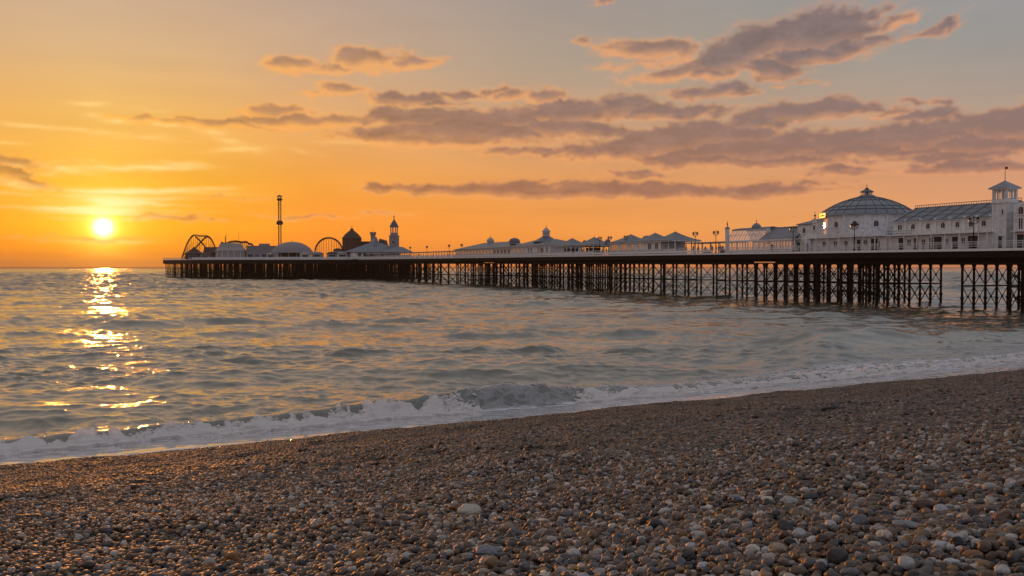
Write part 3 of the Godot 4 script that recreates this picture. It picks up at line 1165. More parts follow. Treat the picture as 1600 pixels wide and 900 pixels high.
func build_beach() -> void:
	n_dune.seed = 41
	n_dune.frequency = 0.12
	n_dune.noise_type = FastNoiseLite.TYPE_SIMPLEX_SMOOTH
	n_dune.fractal_octaves = 3
	var pos := PackedVector3Array()
	var nor := PackedVector3Array()
	var idx := PackedInt32Array()
	var U := 600
	var W := 270
	for i in U + 1:
		var u := lerpf(-90.0, 150.0, float(i) / U)
		for j in W + 1:
			var w := lerpf(-70.0, 10.0, float(j) / W)
			var xz := shore_xz(u, w)
			pos.append(Vector3(xz.x, beach_height(xz.x, -xz.y) - 0.025, xz.y))
			nor.append(beach_normal(xz.x, -xz.y))
	for i in U:
		for j in W:
			var o := i * (W + 1) + j
			idx.append_array([o, o + 1, o + W + 1, o + 1, o + W + 2, o + W + 1])
	var arr := []
	arr.resize(Mesh.ARRAY_MAX)
	arr[Mesh.ARRAY_VERTEX] = pos
	arr[Mesh.ARRAY_NORMAL] = nor
	arr[Mesh.ARRAY_INDEX] = idx
	var me := ArrayMesh.new()
	me.add_surface_from_arrays(Mesh.PRIMITIVE_TRIANGLES, arr)
	var m := mat("shingle_bed", Color(1, 1, 1), 0.75, 0.4)
	var c := func(r, g, b): return Color(r, g, b).linear_to_srgb()
	var tex := speck(51, 0.055, [0.0, c.call(0.02, 0.015, 0.012), 0.3, c.call(0.045, 0.032, 0.024), 0.6, c.call(0.07, 0.05, 0.036), 0.85, c.call(0.06, 0.053, 0.048), 1.0, c.call(0.12, 0.10, 0.085)], 1024, 1, true)  # bed colours kept dark, painting in the shade between the stones above
	worn(m, tex, 3.0, speck(51, 0.05, [], 1024, 3), 1.5)
	var beach := part(self, "shingle_beach", me, m)
	tag(beach, "", "", "", "structure")
	build_wet_edge()
	build_pebbles(beach)
	mat("weed_heap", Color(0.012, 0.010, 0.007), 0.5, 0.4)
	seaweed_clump(-4.81, 8.86, 0.16, "dark seaweed clump at the far left of the shingle, nearest to the viewer")
	seaweed_clump(-5.21, 12.68, 0.15, "dark seaweed clump on the left, below the bright reflection on the wet edge")
	seaweed_clump(6.96, 19.36, 0.24, "largest dark seaweed clump, alone on the smooth upper shingle on the right")
	seaweed_clump(-5.83, 23.65, 0.14, "small dark seaweed clump close to the foam edge, left of the middle")
	seaweed_clump(-1.35, 11.83, 0.09, "smallest dark seaweed scrap, behind the large cream stone")


func build_wet_edge() -> void:   # water draining back between the stones above the swash
	var pos := PackedVector3Array()
	var idx := PackedInt32Array()
	var U := 700
	var W := 12
	for i in U + 1:
		var u := lerpf(-60.0, 110.0, float(i) / U)
		var reach := 1.35 + 0.7 * n_shore.get_noise_1d(u * 3.0 + 11.0)
		for j in W + 1:
			var t := float(j) / W
			var w := lerpf(edge_w(u) - reach, edge_w(u) - 0.2, t)
			var xz := shore_xz(u, w)
			pos.append(Vector3(xz.x, beach_height(xz.x, -xz.y) + lerpf(-0.03, 0.022, smoothstep(0.0, 0.4, t)) + 0.008 * n_shore.get_noise_2d(u * 30.0, w * 30.0), xz.y))
	for i in U:
		for j in W:
			var o := i * (W + 1) + j
			idx.append_array([o, o + W + 1, o + 1, o + 1, o + W + 1, o + W + 2])
	var m := mat("wet_film", Color(0.07, 0.05, 0.038), 0.16, 0.8)
	part_stuff("wet_shingle", pos, idx, m, "dark shiny wet strip of shingle along the water's edge", "shingle").set_meta("kind", "structure")


const STONE_TONES := [   # linear reflectance, weight
	[0.15, 0.108, 0.078, 5], [0.10, 0.072, 0.053, 6], [0.19, 0.14, 0.10, 4], [0.13, 0.118, 0.11, 5], [0.085, 0.08, 0.08, 5], [0.04, 0.037, 0.037, 4],
	[0.20, 0.19, 0.185, 4], [0.30, 0.275, 0.25, 2], [0.46, 0.44, 0.41, 2], [0.20, 0.105, 0.045, 2], [0.22, 0.135, 0.07, 2], [0.12, 0.075, 0.052, 4], [0.11, 0.112, 0.13, 4]]


func stone_tone(r: RandomNumberGenerator) -> Color:
	var total := 0
	for t in STONE_TONES:
		total += t[3]
	var k := r.randi() % total
	for t in STONE_TONES:
		k -= t[3]
		if k < 0:
			var v := r.randf_range(0.6, 1.1)
			return Color(t[0] * v * 1.06, t[1] * v * 0.98, t[2] * v * 0.9 * r.randf_range(0.92, 1.06))
	return Color.GRAY


func build_pebbles(beach: Node3D) -> void:
	var r := RandomNumberGenerator.new()
	r.seed = 99
	var m := mat("pebble_stone", Color(1, 1, 1), 0.5, 0.45)
	m.vertex_color_use_as_albedo = true
	worn(m, speck(61, 0.03, [0.0, Color(0.72, 0.72, 0.72), 0.5, Color(0.95, 0.95, 0.95), 1.0, Color(1, 1, 1)], 512, 4), 0.25, speck(62, 0.06, [], 512, 4), 0.12)
	var shapes := []
	for k in 7:
		shapes.append(ico(3, [0.12, 0.18, 0.26, 0.15, 0.30, 0.2, 0.24][k], 100 + k))
	var low := []
	for k in 7:
		low.append(ico(2, [0.14, 0.2, 0.28, 0.17, 0.34, 0.22, 0.26][k], 120 + k))
	# --- the near shingle: stones one by one, the big ones placed first
	var cell := 0.07
	var grid := {}
	var placed := []
	var marks := standout_stones(beach, m, shapes, grid, cell)
	var sizes := [[0.036, 520], [0.029, 4600], [0.024, 18000], [0.020, 35000], [0.015, 46000], [0.011, 46000]]
	for sz in sizes:
		for n in sz[1]:
			var d := 2.6 + 10.6 * sqrt(r.randf()) if r.randf() < 0.8 else r.randf_range(2.6, 7.0)
			var x := r.randf_range(-1.0, 1.0) * (d * 0.61 + 1.3)
			var coarse := n_dune.get_noise_2d(x * 2.2 + 70.0, d * 2.2) * 0.5 + 0.55
			if sz[0] > 0.028 and r.randf() > clampf(coarse * 1.25, 0.1, 1.0):
				continue
			var rad: float = sz[0] * r.randf_range(0.85, 1.2)
			var key := Vector2i(int(floor(x / cell)), int(floor(d / cell)))
			var ok := true
			for i in range(-1, 2):
				for j in range(-1, 2):
					for o in grid.get(key + Vector2i(i, j), []):
						var gap: float = (o[2] + rad) * 0.74
						if (o[0] - x) * (o[0] - x) + (o[1] - d) * (o[1] - d) < gap * gap:
							ok = false
							break
			if not ok:
				continue
			if not grid.has(key):
				grid[key] = []
			grid[key].append([x, d, rad])
			placed.append([x, d, rad, rad / d])
	placed.sort_custom(func(a, b): return a[3] > b[3])
	var per := []
	for k in 7:
		per.append([])
	var count := 0
	for p in placed:
		var y := beach_height(p[0], p[1])
		var flat := r.randf_range(0.6, 0.95)
		var up := beach_normal(p[0], p[1])
		var b := Basis(Vector3.UP, r.randf() * TAU).scaled(Vector3.ONE)
		b = Basis(Vector3(r.randfn(), 0.0, r.randfn()).normalized(), r.randfn(0.0, 0.3)) * b
		b = Basis(Quaternion(Vector3.UP, up)) * b
		var s := Vector3(p[2] * r.randf_range(1.0, 1.3), p[2] * flat, p[2] * r.randf_range(0.8, 1.0))
		b = b * Basis.from_scale(s)
		var at := Vector3(p[0], y + p[2] * flat * r.randf_range(0.4, 1.4), -p[1])
		var tone := stone_tone(r) * r.randf_range(0.85, 1.45)
		if r.randf() < 0.06:
			tone = Color(0.42, 0.40, 0.37) * r.randf_range(0.8, 1.25)
		if count < 290 and absf(p[0]) < p[1] * 0.56 and p[1] > 3.9:
			count += 1
			var own := toned(m, tone)
			part(beach, "pebble", shapes[count % 7], own, Transform3D(b, at))
		else:
			per[r.randi() % 7].append([Transform3D(b, at), tone])
	# a second layer fills the hollows, its colours darkened to paint shade in the gaps
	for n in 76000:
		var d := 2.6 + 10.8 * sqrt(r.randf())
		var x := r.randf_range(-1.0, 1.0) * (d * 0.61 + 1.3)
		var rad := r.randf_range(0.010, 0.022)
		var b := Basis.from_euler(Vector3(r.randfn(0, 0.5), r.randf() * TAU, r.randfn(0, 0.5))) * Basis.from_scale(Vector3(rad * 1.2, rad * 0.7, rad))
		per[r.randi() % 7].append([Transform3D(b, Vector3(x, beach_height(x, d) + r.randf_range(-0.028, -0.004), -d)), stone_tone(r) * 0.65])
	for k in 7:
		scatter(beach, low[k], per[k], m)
	# --- farther down the beach: patches of shingle, each a square half metre of stones
	var patches := []
	for k in 4:
		patches.append(patch(r, 0.42, 110, 0.015, 0.041, 1))
	var far := []
	for k in 4:
		far.append(patch(r, 0.7, 190, 0.018, 0.045, 0))
	var near_list := [[], [], [], []]
	var far_list := [[], [], [], []]
	var wet_list := [[], [], [], []]
	for n in 34000:
		var d := 12.0 + 38.0 * pow(r.randf(), 0.8)
		var x := r.randf_range(-1.0, 1.0) * (d * 0.60 + 3.0)
		var s := shore_uw(x, d)
		if s.y > edge_w(s.x) - 0.42:
			continue
		if s.y > edge_w(s.x) - 1.7:
			wet_list[n % 4].append(patch_at(r, x, d, 0.6))
		elif d < 24.0:
			near_list[n % 4].append(patch_at(r, x, d))
		else:
			far_list[n % 4].append(patch_at(r, x, d))
	for n in 8000:   # along the water's edge on the right, where the beach runs on
		var d := r.randf_range(40.0, 75.0)
		var x := r.randf_range(0.2, 0.75) * d
		var s := shore_uw(x, d)
		if s.y < edge_w(s.x) - 0.42 and s.y > -16.0:
			(wet_list if s.y > edge_w(s.x) - 1.7 else far_list)[n % 4].append(patch_at(r, x, d, 0.6 if s.y > edge_w(s.x) - 1.7 else 1.0))
	var wet: StandardMaterial3D = m.duplicate()
	wet.roughness = 0.18
	for k in 4:
		scatter(beach, far[k], wet_list[k], wet)
		scatter(beach, patches[k], near_list[k], m)
		scatter(beach, far[k], far_list[k], m)


func seaweed_clump(x: float, d: float, size: float, label: String) -> void:   # a heap of dark leathery fronds
	var r := RandomNumberGenerator.new()
	r.seed = int(x * 100.0)
	var t := thing("seaweed_clump", label, "seaweed", T(x, beach_height(x, d), -d), "dark clumps of seaweed on the shingle")
	part(t, "heap", ico(2, 0.5, int(absf(x) * 10.0)), M.weed_heap, Transform3D(Basis.from_scale(Vector3(size, size * 0.28, size * 0.6)), Vector3(0, size * 0.1, 0)))
	for k in 14:
		var a := r.randf() * TAU
		var s := Shape.new()
		var p := Vector3(cos(a) * size * 0.5, size * 0.22, sin(a) * size * 0.35)
		var w := size * r.randf_range(0.05, 0.10)
		var side := Vector3(-sin(a), 0, cos(a)) * w
		for j in 5:
			var q := p + Vector3(cos(a) * size * 0.17, -size * 0.055 + r.randf_range(-0.02, 0.02), sin(a) * size * 0.14)
			a += r.randf_range(-0.5, 0.5)
			var side2 := Vector3(-sin(a), 0.2, cos(a)) * w * (1.0 - j * 0.15)
			s.quad(p - side, q - side2, q + side2, p + side)
			p = q
			side = side2
		part(t, "frond", s.done(), M.weed_heap)


func patch_at(r: RandomNumberGenerator, x: float, d: float, dark := 1.0) -> Array:
	var b := Basis(Quaternion(Vector3.UP, beach_normal(x, d))) * Basis(Vector3.UP, r.randf() * TAU) * Basis.from_scale(Vector3.ONE * r.randf_range(0.8, 1.15))
	var v := dark * r.randf_range(0.65, 0.98) * (1.0 + 0.35 * n_dune.get_noise_2d(x * 3.0 + 200.0, d * 3.0))
	return [Transform3D(b, Vector3(x, beach_height(x, d) + r.randf_range(-0.012, 0.012), -d)), Color(v * 1.02, v * r.randf_range(0.88, 0.95), v * r.randf_range(0.78, 0.90))]


func scatter(parent: Node3D, mesh: Mesh, list: Array, m: Material) -> void:
	if list.is_empty():
		return
	var mm := MultiMesh.new()
	mm.transform_format = MultiMesh.TRANSFORM_3D
	mm.use_colors = true
	mm.mesh = mesh
	mm.instance_count = list.size()
	for i in list.size():
		mm.set_instance_transform(i, list[i][0])
		mm.set_instance_color(i, list[i][1])
	var o := MultiMeshInstance3D.new()
	o.name = "loose_shingle"
	o.multimesh = mm
	o.material_override = m
	parent.add_child(o, true)
	o.set_meta("kind", "stuff")


var tones := {}


func toned(m: StandardMaterial3D, c: Color) -> StandardMaterial3D:   # the stone material in one of forty tones
	var key := Vector3i(int(c.r * 22.0), int(c.g * 22.0), int(c.b * 22.0))
	if not tones.has(key):
		var t: StandardMaterial3D = m.duplicate()
		t.vertex_color_use_as_albedo = false
		t.albedo_color = c.linear_to_srgb()
		tones[key] = t
	return tones[key]


func patch(r: RandomNumberGenerator, side: float, n: int, r0: float, r1: float, sub: int) -> ArrayMesh:
	var base := []
	for k in 4:
		base.append(ico(sub, 0.2, 200 + k).surface_get_arrays(0))
	var pos := PackedVector3Array()
	var nor := PackedVector3Array()
	var col := PackedColorArray()
	var idx := PackedInt32Array()
	for i in n:
		var a: Array = base[i % 4]
		var rad := lerpf(r0, r1, pow(r.randf(), 1.8))
		var b := Basis.from_euler(Vector3(r.randfn(0, 0.35), r.randf() * TAU, r.randfn(0, 0.35))) * Basis.from_scale(Vector3(rad * r.randf_range(1.0, 1.35), rad * r.randf_range(0.5, 0.85), rad))
		var at := Vector3(r.randf_range(-0.5, 0.5) * side, r.randf_range(-0.3, 0.6) * rad, r.randf_range(-0.5, 0.5) * side)
		var inv := b.inverse().transposed()
		var tone := stone_tone(r) * r.randf_range(0.6, 1.5)
		var first := pos.size()
		for v in a[Mesh.ARRAY_VERTEX]:
			pos.append(b * v + at)
			col.append(tone)
		for v in a[Mesh.ARRAY_NORMAL]:
			nor.append((inv * v).normalized())
		for k in a[Mesh.ARRAY_INDEX]:
			idx.append(first + k)
	var arr := []
	arr.resize(Mesh.ARRAY_MAX)
	arr[Mesh.ARRAY_VERTEX] = pos
	arr[Mesh.ARRAY_NORMAL] = nor
	arr[Mesh.ARRAY_COLOR] = col
	arr[Mesh.ARRAY_INDEX] = idx
	var me := ArrayMesh.new()
	me.add_surface_from_arrays(Mesh.PRIMITIVE_TRIANGLES, arr)
	return me


const STANDOUTS := [   # x, depth, radius, flatness, stretch, turn, red, green, blue, label
	[-0.350, 7.320, 0.0810, 0.72, 1.10, 0.2, 0.520, 0.460, 0.360, "large smooth cream stone, biggest pale one amid small brown pebbles"],
	[-0.135, 4.990, 0.0643, 0.55, 1.15, 0.0, 0.200, 0.210, 0.230, "flat blue-grey oval stone with soft pale markings near the beach front"],
	[-0.121, 4.690, 0.0503, 0.60, 1.10, 0.4, 0.240, 0.240, 0.240, "mid-grey rounded stone tucked just below the flat blue-grey oval one"],
	[0.330, 4.760, 0.0412, 0.75, 1.00, 0.3, 0.440, 0.430, 0.410, "round whitish grey stone right of the flat blue-grey oval"],
	[1.884, 3.920, 0.0350, 0.62, 1.10, 0.1, 0.460, 0.450, 0.440, "pale oval stone lying left of the pale stones above an orange-brown one"],
	[1.794, 3.620, 0.0310, 0.65, 1.10, 0.5, 0.500, 0.490, 0.470, "white rounded stone at the very front, below and left of an orange-brown stone"],
	[1.932, 3.730, 0.0364, 0.60, 1.15, -0.2, 0.270, 0.130, 0.045, "orange-brown oval stone, largest rust-coloured one at the right front"],
	[2.059, 3.870, 0.0316, 0.60, 1.20, 0.2, 0.470, 0.460, 0.450, "pale grey-white stone just above the orange-brown oval at the right front"],
	[1.966, 6.300, 0.0592, 0.70, 1.00, 0.6, 0.400, 0.370, 0.330, "pale grey-beige stone standing proud beside a dark flat one"],
	[2.146, 6.420, 0.0500, 0.55, 1.30, 0.1, 0.045, 0.045, 0.050, "dark slaty flat stone just right of a pale grey-beige one"],
	[1.239, 4.140, 0.0414, 0.70, 1.10, 0.3, 0.340, 0.250, 0.160, "sandy tan rounded stone, the largest sandy one in the right half"],
	[-0.934, 5.380, 0.0532, 0.75, 1.05, 0.8, 0.270, 0.130, 0.040, "glowing amber-brown rounded stone left of the flat blue-grey oval"],
	[-1.846, 5.860, 0.0617, 0.75, 1.00, 0.2, 0.280, 0.130, 0.050, "rust-orange rounded stone at the front, left of the amber one"],
	[2.422, 5.250, 0.0536, 0.62, 1.20, 0.1, 0.100, 0.055, 0.035, "dark red-brown rounded stone, the largest reddish one on the right"],
	[2.460, 5.110, 0.0452, 0.60, 1.20, 0.9, 0.360, 0.360, 0.380, "bluish white stone leaning against the dark red-brown rounded one"],
	[2.036, 4.560, 0.0465, 0.50, 1.90, -0.5, 0.270, 0.250, 0.240, "long grey stone lying aslant on a small heap of pebbles"],
	[1.689, 4.720, 0.0302, 0.90, 1.00, 0.3, 0.500, 0.450, 0.420, "small bright white stone with pebbles darker all round it"],
	[0.911, 5.670, 0.0533, 0.75, 1.00, 0.1, 0.035, 0.035, 0.038, "near-black rounded stone, darkest one in the middle of the shingle"],
	[1.705, 6.820, 0.0510, 0.50, 1.20, 0.1, 0.210, 0.210, 0.220, "slim blue-grey stone among brown pebbles behind the near-black one"],
	[1.035, 4.910, 0.0421, 0.70, 1.10, 0.4, 0.420, 0.380, 0.330, "cream stone between the near-black rounded stone and the beach front"],
]


func standout_stones(beach: Node3D, m: StandardMaterial3D, shapes: Array, grid: Dictionary, cell: float) -> int:
	var n := 0
	for s in STANDOUTS:
		var key := Vector2i(int(floor(s[0] / cell)), int(floor(s[1] / cell)))
		if not grid.has(key):
			grid[key] = []
		grid[key].append([s[0], s[1], s[2]])
		var b := Basis(Vector3(0, 0, 1), 0.06 * sin(n * 2.3)) * Basis(Vector3.UP, s[5]) * Basis.from_scale(Vector3(s[2] * s[4], s[2] * s[3], s[2] * 0.9))
		var o := MeshInstance3D.new()
		o.name = numbered("pebble_stone")
		o.mesh = shapes[(n * 3 + 1) % 7]
		o.material_override = toned(m, Color(s[6], s[7], s[8]))
		o.transform = Transform3D(b, Vector3(s[0], beach_height(s[0], s[1]) + s[2] * s[3] * 0.92, -s[1]))
		add_child(o)
		tag(o, s[9], "stone", "stones that stand out on the shingle")
		n += 1
	return n


# ---------------------------------------------------------------- pier
# Pier frame: p runs out to sea along the near edge of the deck, q out from that edge towards the beach side.
func deck_y(d: float) -> float:
	return 10.1 + 2.3 * (d - 148.0) / 472.0


func pier_point(p: float, q: float) -> Vector2:   # x and depth
	return Vector2(74.0 - 0.42 * p - 0.9075 * q, 148.0 + 0.9075 * p - 0.42 * q)


func on_pier(p: float, q: float, up := 0.0, turn := 0.0) -> Transform3D:   # local x to the right (landward), z out over the near edge
	var s := pier_point(p, q)
	var b := Basis(Vector3(0.42, 0, 0.9075), Vector3.UP, Vector3(-0.9075, 0, 0.42)).orthonormalized()
	return Transform3D(b * Basis(Vector3.UP, turn), Vector3(s.x, deck_y(s.y) + up, -s.y))


func pier_3d(p: float, q: float, y: float) -> Vector3:
	var s := pier_point(p, q)
	return Vector3(s.x, y, -s.y)


func pier_deck_3d(p: float, q: float, up: float) -> Vector3:
	var s := pier_point(p, q)
	return Vector3(s.x, deck_y(s.y) + up, -s.y)


func pier_width(p: float) -> float:
	return 19.0 if p < 66.0 else 12.5 if p < 84.0 else 14.5 if p < 152.0 else 17.5 if p < 234.0 else 13.0


const HEAD := [[376.0, 0.0], [453.0, 70.0], [473.0, 77.0], [561.0, 88.0], [578.0, -50.0], [376.0, -50.0]]


func slab(outline: Array, up: float, thick: float) -> ArrayMesh:   # outline in pier coordinates, turning round clockwise or not
	var s := Shape.new()
	var lo := []
	var hi := []
	for o in outline:
		lo.append(pier_deck_3d(o[0], o[1], up - thick))
		hi.append(pier_deck_3d(o[0], o[1], up))
	s.rings([lo, hi])
	return s.done()


func pile_mesh() -> ArrayMesh:   # one unit tall; the foot hangs in the water
	return lathe([[0.22, 0.0], [0.22, 0.44], [0.30, 0.445], [0.30, 0.475], [0.20, 0.48], [0.20, 0.93], [0.26, 0.935], [0.26, 0.95], [0.42, 0.99], [0.42, 1.0]], 9)


func cross_brace(s: Shape, a0: Vector3, a1: Vector3, b0: Vector3, b1: Vector3, r: float) -> void:
	s.bar(a0, b1, r)
	s.bar(b0, a1, r)
	var c := (a0 + b1) / 2.0
	var along_ := (b0 - a0).normalized()
	s.bar(c - Vector3(0, 0.16, 0), c + Vector3(0, 0.16, 0), r * 2.4)
	s.bar(c - along_ * 0.14, c + along_ * 0.14, r * 2.4)


func build_pier() -> void:
	var pier := thing("pier", "long dark iron pier on braced piles reaching from the right out to sea", "pier", Transform3D.IDENTITY)
	# decks, in lengths of different width
	var cuts := [-70.0, 66.0, 84.0, 152.0, 234.0, 376.0]
	for i in 5:
		var w := pier_width(cuts[i] + 1.0)
		part(pier, "deck", slab([[cuts[i], 0.0], [cuts[i + 1], 0.0], [cuts[i + 1], -w], [cuts[i], -w]], 0.0, 0.28), M.deck)
	part(pier, "deck", slab(HEAD, 0.0, 0.3), M.deck)
	# white edge board and dark girders, bay by bay
	var p := -66.0
	while p < 376.0:
		var e := minf(p + 11.0, 376.0)
		var w := pier_width((p + e) / 2.0)
		var f := Shape.new()
		edge_board(f, p, 0.06, e, 0.06)
		part(pier, "edge_board", f.done(), M.white_trim)
		var g := Shape.new()
		lattice(g, p, -0.1, e, -0.1)
		part(pier, "lattice_girder", g.done(), M.iron)
		var h := Shape.new()
		var q := -2.4
		while q > -w:
			plate(h, p + 0.05, q, e - 0.05, q, 1.75)
			q -= 2.5
		plate(h, p, -w + 0.1, e, -w + 0.1, 2.4)
		var x := p + 1.4
		while x < e:
			plate(h, x, -0.5, x, -w + 0.2, 1.5)
			x += 2.75
		part(pier, "plate_girder", h.done(), M.iron)
		var r := Shape.new()
		railing(r, p, 0.0, e, 0.0, 1.4)
		if p >= 60.0:
			prism_between(r, pier_deck_3d(p, 0.0, 0.38), pier_deck_3d(e, 0.0, 0.38), 0.05, 0.46)
		part(pier, "railing", r.done(), M.white_trim)
		p = e
	for k in HEAD.size() - 2:
		var a: Array = HEAD[k]
		var b: Array = HEAD[k + 1]
		var n := int(ceil(Vector2(b[0] - a[0], b[1] - a[1]).length() / 16.0))
		for i in n:
			var p0 := lerpf(a[0], b[0], float(i) / n)
			var p1 := lerpf(a[0], b[0], float(i + 1) / n)
			var q0 := lerpf(a[1], b[1], float(i) / n)
			var q1 := lerpf(a[1], b[1], float(i + 1) / n)
			var f := Shape.new()
			edge_board(f, p0, q0 + 0.06, p1, q1 + 0.06)
			part(pier, "edge_board", f.done(), M.white_trim)
			var h := Shape.new()
			plate(h, p0, q0 - 0.1, p1, q1 - 0.1, 2.5)
			plate(h, p0 + 4.0, q0 - 4.0, p1 + 4.0, q1 - 4.0, 2.4)
			part(pier, "plate_girder", h.done(), M.iron)
			var r := Shape.new()
			railing(r, p0, q0, p1, q1, 2.6)
			if k < 2:
				prism_between(r, pier_deck_3d(p0, q0, 0.55), pier_deck_3d(p1, q1, 0.55), 0.05, 0.8)
			part(pier, "railing", r.done(), M.white_trim)
	# piles in rows across the pier
	var bents := []
	for v in [-58.0, -50.0, -42.0, -34.0, -26.0, -18.0, -11.0, -8.6, 0.0]:
		bents.append([v, 7, 2.8])
	for v in [18.0, 20.4, 26.5, 33.0, 35.2, 41.5, 48.5, 51.0, 57.5]:
		bents.append([v, 7, 2.8])
	for v in [64.7, 75.6, 87.3, 91.0]:
		bents.append([v, 4 if v < 84.0 else 4, 3.7])
	var b := 100.0
	var k2 := 0
	while b < 374.0:
		var w := pier_width(b)
		bents.append([b, 6 if w > 17.0 else 5 if w > 14.0 else 4, 3.15 if w > 14.0 else 3.7])
		b += [9.6, 2.4][k2 % 2] if b < 152.0 else [11.0, 2.6][k2 % 2] if b < 234.0 else 9.5
		k2 += 1
	var pm := pile_mesh()
	var piles := []
	var crosses := []
	for v in bents:
		var tops := []
		for k in v[1]:
			var q: float = -0.55 - k * v[2]
			var t := pier_deck_3d(v[0], q, -2.45)
			piles.append(Transform3D(Basis.from_scale(Vector3(1, t.y + 3.0, 1)), Vector3(t.x, -3.0, t.z)))
			tops.append(t)
		for k in v[1] - 1:
			crosses.append([tops[k], tops[k + 1]])
	for i in piles.size():
		if i < 250:
			part(pier, "pile", pm, M.rust if i % 23 == 9 else M.iron, piles[i])
	var rest := piles.slice(250)
	# under the pierhead they stand as a wood of posts
	var r := RandomNumberGenerator.new()
	r.seed = 12
	var poly := PackedVector2Array()
	for h in HEAD:
		poly.append(Vector2(h[0], h[1]))
	var front := []
	var head_cross := Shape.new()
	for k in 4:
		var a := Vector2(HEAD[k][0], HEAD[k][1])
		var c := Vector2(HEAD[k + 1][0], HEAD[k + 1][1])
		if k == 3:
			break
		var n := int((c - a).length() / 4.2)
		for i in n:
			var o := a.lerp(c, (i + 0.2) / n)
			front.append(pier_deck_3d(o.x, o.y - 1.2, -2.45))
	for i in front.size():
		var t: Vector3 = front[i]
		var at := Transform3D(Basis.from_scale(Vector3(1.1, t.y + 3.0, 1.1)), Vector3(t.x, -3.0, t.z))
		if i < 50:
			part(pier, "pile", pm, M.iron, at)
		else:
			rest.append(at)
		if i > 0 and (front[i - 1] - t).length() < 7.0:
			var u: Vector3 = front[i - 1]
			var m3 := Vector3(0, 0, 0)
			head_cross.bar(Vector3(u.x, 4.2, u.z), Vector3(t.x, 4.2, t.z), 0.12)
			if i % 2 == 0:
				head_cross.bar(Vector3(u.x, 0.6, u.z), Vector3(t.x, 8.6, t.z), 0.07)
				head_cross.bar(Vector3(u.x, 8.6, u.z), Vector3(t.x, 0.6, t.z), 0.07)
	var px := 380.0
	while px < 576.0:
		var q := -48.0
		while q < 88.0:
			if Geometry2D.is_point_in_polygon(Vector2(px + 3.0, q + 2.0), poly) and Geometry2D.is_point_in_polygon(Vector2(px - 2.0, q + 4.0), poly):
				var t := pier_deck_3d(px + r.randf_range(-1.2, 1.2), q + r.randf_range(-1.2, 1.2), -0.3)
				rest.append(Transform3D(Basis.from_scale(Vector3(1.15, t.y + 3.0, 1.15)), Vector3(t.x, -3.0, t.z)))
				if r.randf() < 0.55:
					var y0 := r.randf_range(0.3, 4.0)
					var t2 := pier_deck_3d(px + (4.6 if r.randf() < 0.5 else 0.0), q + 4.6, 0.0)
					head_cross.bar(Vector3(t.x, y0, t.z), Vector3(t2.x, y0 + 4.0, t2.z), 0.09, 4)
			q += 4.6
		px += 4.6
	var mm := MultiMesh.new()
	mm.transform_format = MultiMesh.TRANSFORM_3D
	mm.mesh = pm
	mm.instance_count = rest.size()
	for i in rest.size():
		mm.set_instance_transform(i, rest[i])
	var o := MultiMeshInstance3D.new()
	o.name = "far_piles"
	o.multimesh = mm
	o.material_override = M.iron
	pier.add_child(o)
	o.set_meta("kind", "stuff")
	part(pier, "far_braces", head_cross.done(), M.iron).set_meta("kind", "stuff")
	# braces: two crosses and a tie in every bay of the nearer rows
	var more := Shape.new()
	for i in crosses.size():
		var a: Vector3 = crosses[i][0]
		var c: Vector3 = crosses[i][1]
		var s := Shape.new() if i < 145 else more
		var mid := 3.95
		var lv := [[0.45, mid - 0.1], [mid + 0.1, minf(a.y, c.y) - 0.5]]
		for l in lv:
			var s2 := Shape.new() if i < 145 else more
			cross_brace(s2, Vector3(a.x, l[0], a.z), Vector3(a.x, l[1], a.z), Vector3(c.x, l[0], c.z), Vector3(c.x, l[1], c.z), 0.075)
			if i < 145:
				part(pier, "cross_brace", s2.done(), M.iron)
		s.bar(Vector3(a.x, mid, a.z), Vector3(c.x, mid, c.z), 0.13)
		if i < 145:
			part(pier, "tie_beam", s.done(), M.iron)
	part(pier, "far_braces", more.done(), M.iron).set_meta("kind", "stuff")


func edge_board(s: Shape, p0: float, q0: float, p1: float, q1: float) -> void:
	var a := pier_deck_3d(p0, q0, -0.22)
	var b := pier_deck_3d(p1, q1, -0.22)
	prism_between(s, a, b, 0.16, 0.40)


func prism_between(s: Shape, a: Vector3, b: Vector3, thick: float, tall: float) -> void:   # an upright board between two points at its mid height
	var n := Vector3(b.z - a.z, 0, a.x - b.x).normalized() * thick / 2.0
	var u := Vector3(0, tall / 2.0, 0)
	s.rings([[a - n - u, b - n - u, b + n - u, a + n - u], [a - n + u, b - n + u, b + n + u, a + n + u]])


func plate(s: Shape, p0: float, q0: float, p1: float, q1: float, tall: float) -> void:
	prism_between(s, pier_deck_3d(p0, q0, -0.3 - tall / 2.0), pier_deck_3d(p1, q1, -0.3 - tall / 2.0), 0.12, tall)


func lattice(s: Shape, p0: float, q0: float, p1: float, q1: float) -> void:
	for y in [-0.62, -2.42]:
		prism_between(s, pier_deck_3d(p0, q0, y), pier_deck_3d(p1, q1, y), 0.22, 0.3 if y > -1.0 else 0.24)
	prism_between(s, pier_deck_3d(p0, q0, -1.1), pier_deck_3d(p1, q1, -1.1), 0.1, 0.75)
	var n := int((p1 - p0) / 0.9)
	for i in n:
		var a := lerpf(p0, p1, float(i) / n)
		var b := lerpf(p0, p1, float(i + 1) / n)
		s.bar(pier_deck_3d(a, q0, -2.35), pier_deck_3d(b, q0, -1.3), 0.05, 4)
		s.bar(pier_deck_3d(b, q0 - 0.08, -2.35), pier_deck_3d(a, q0 - 0.08, -1.3), 0.05, 4)


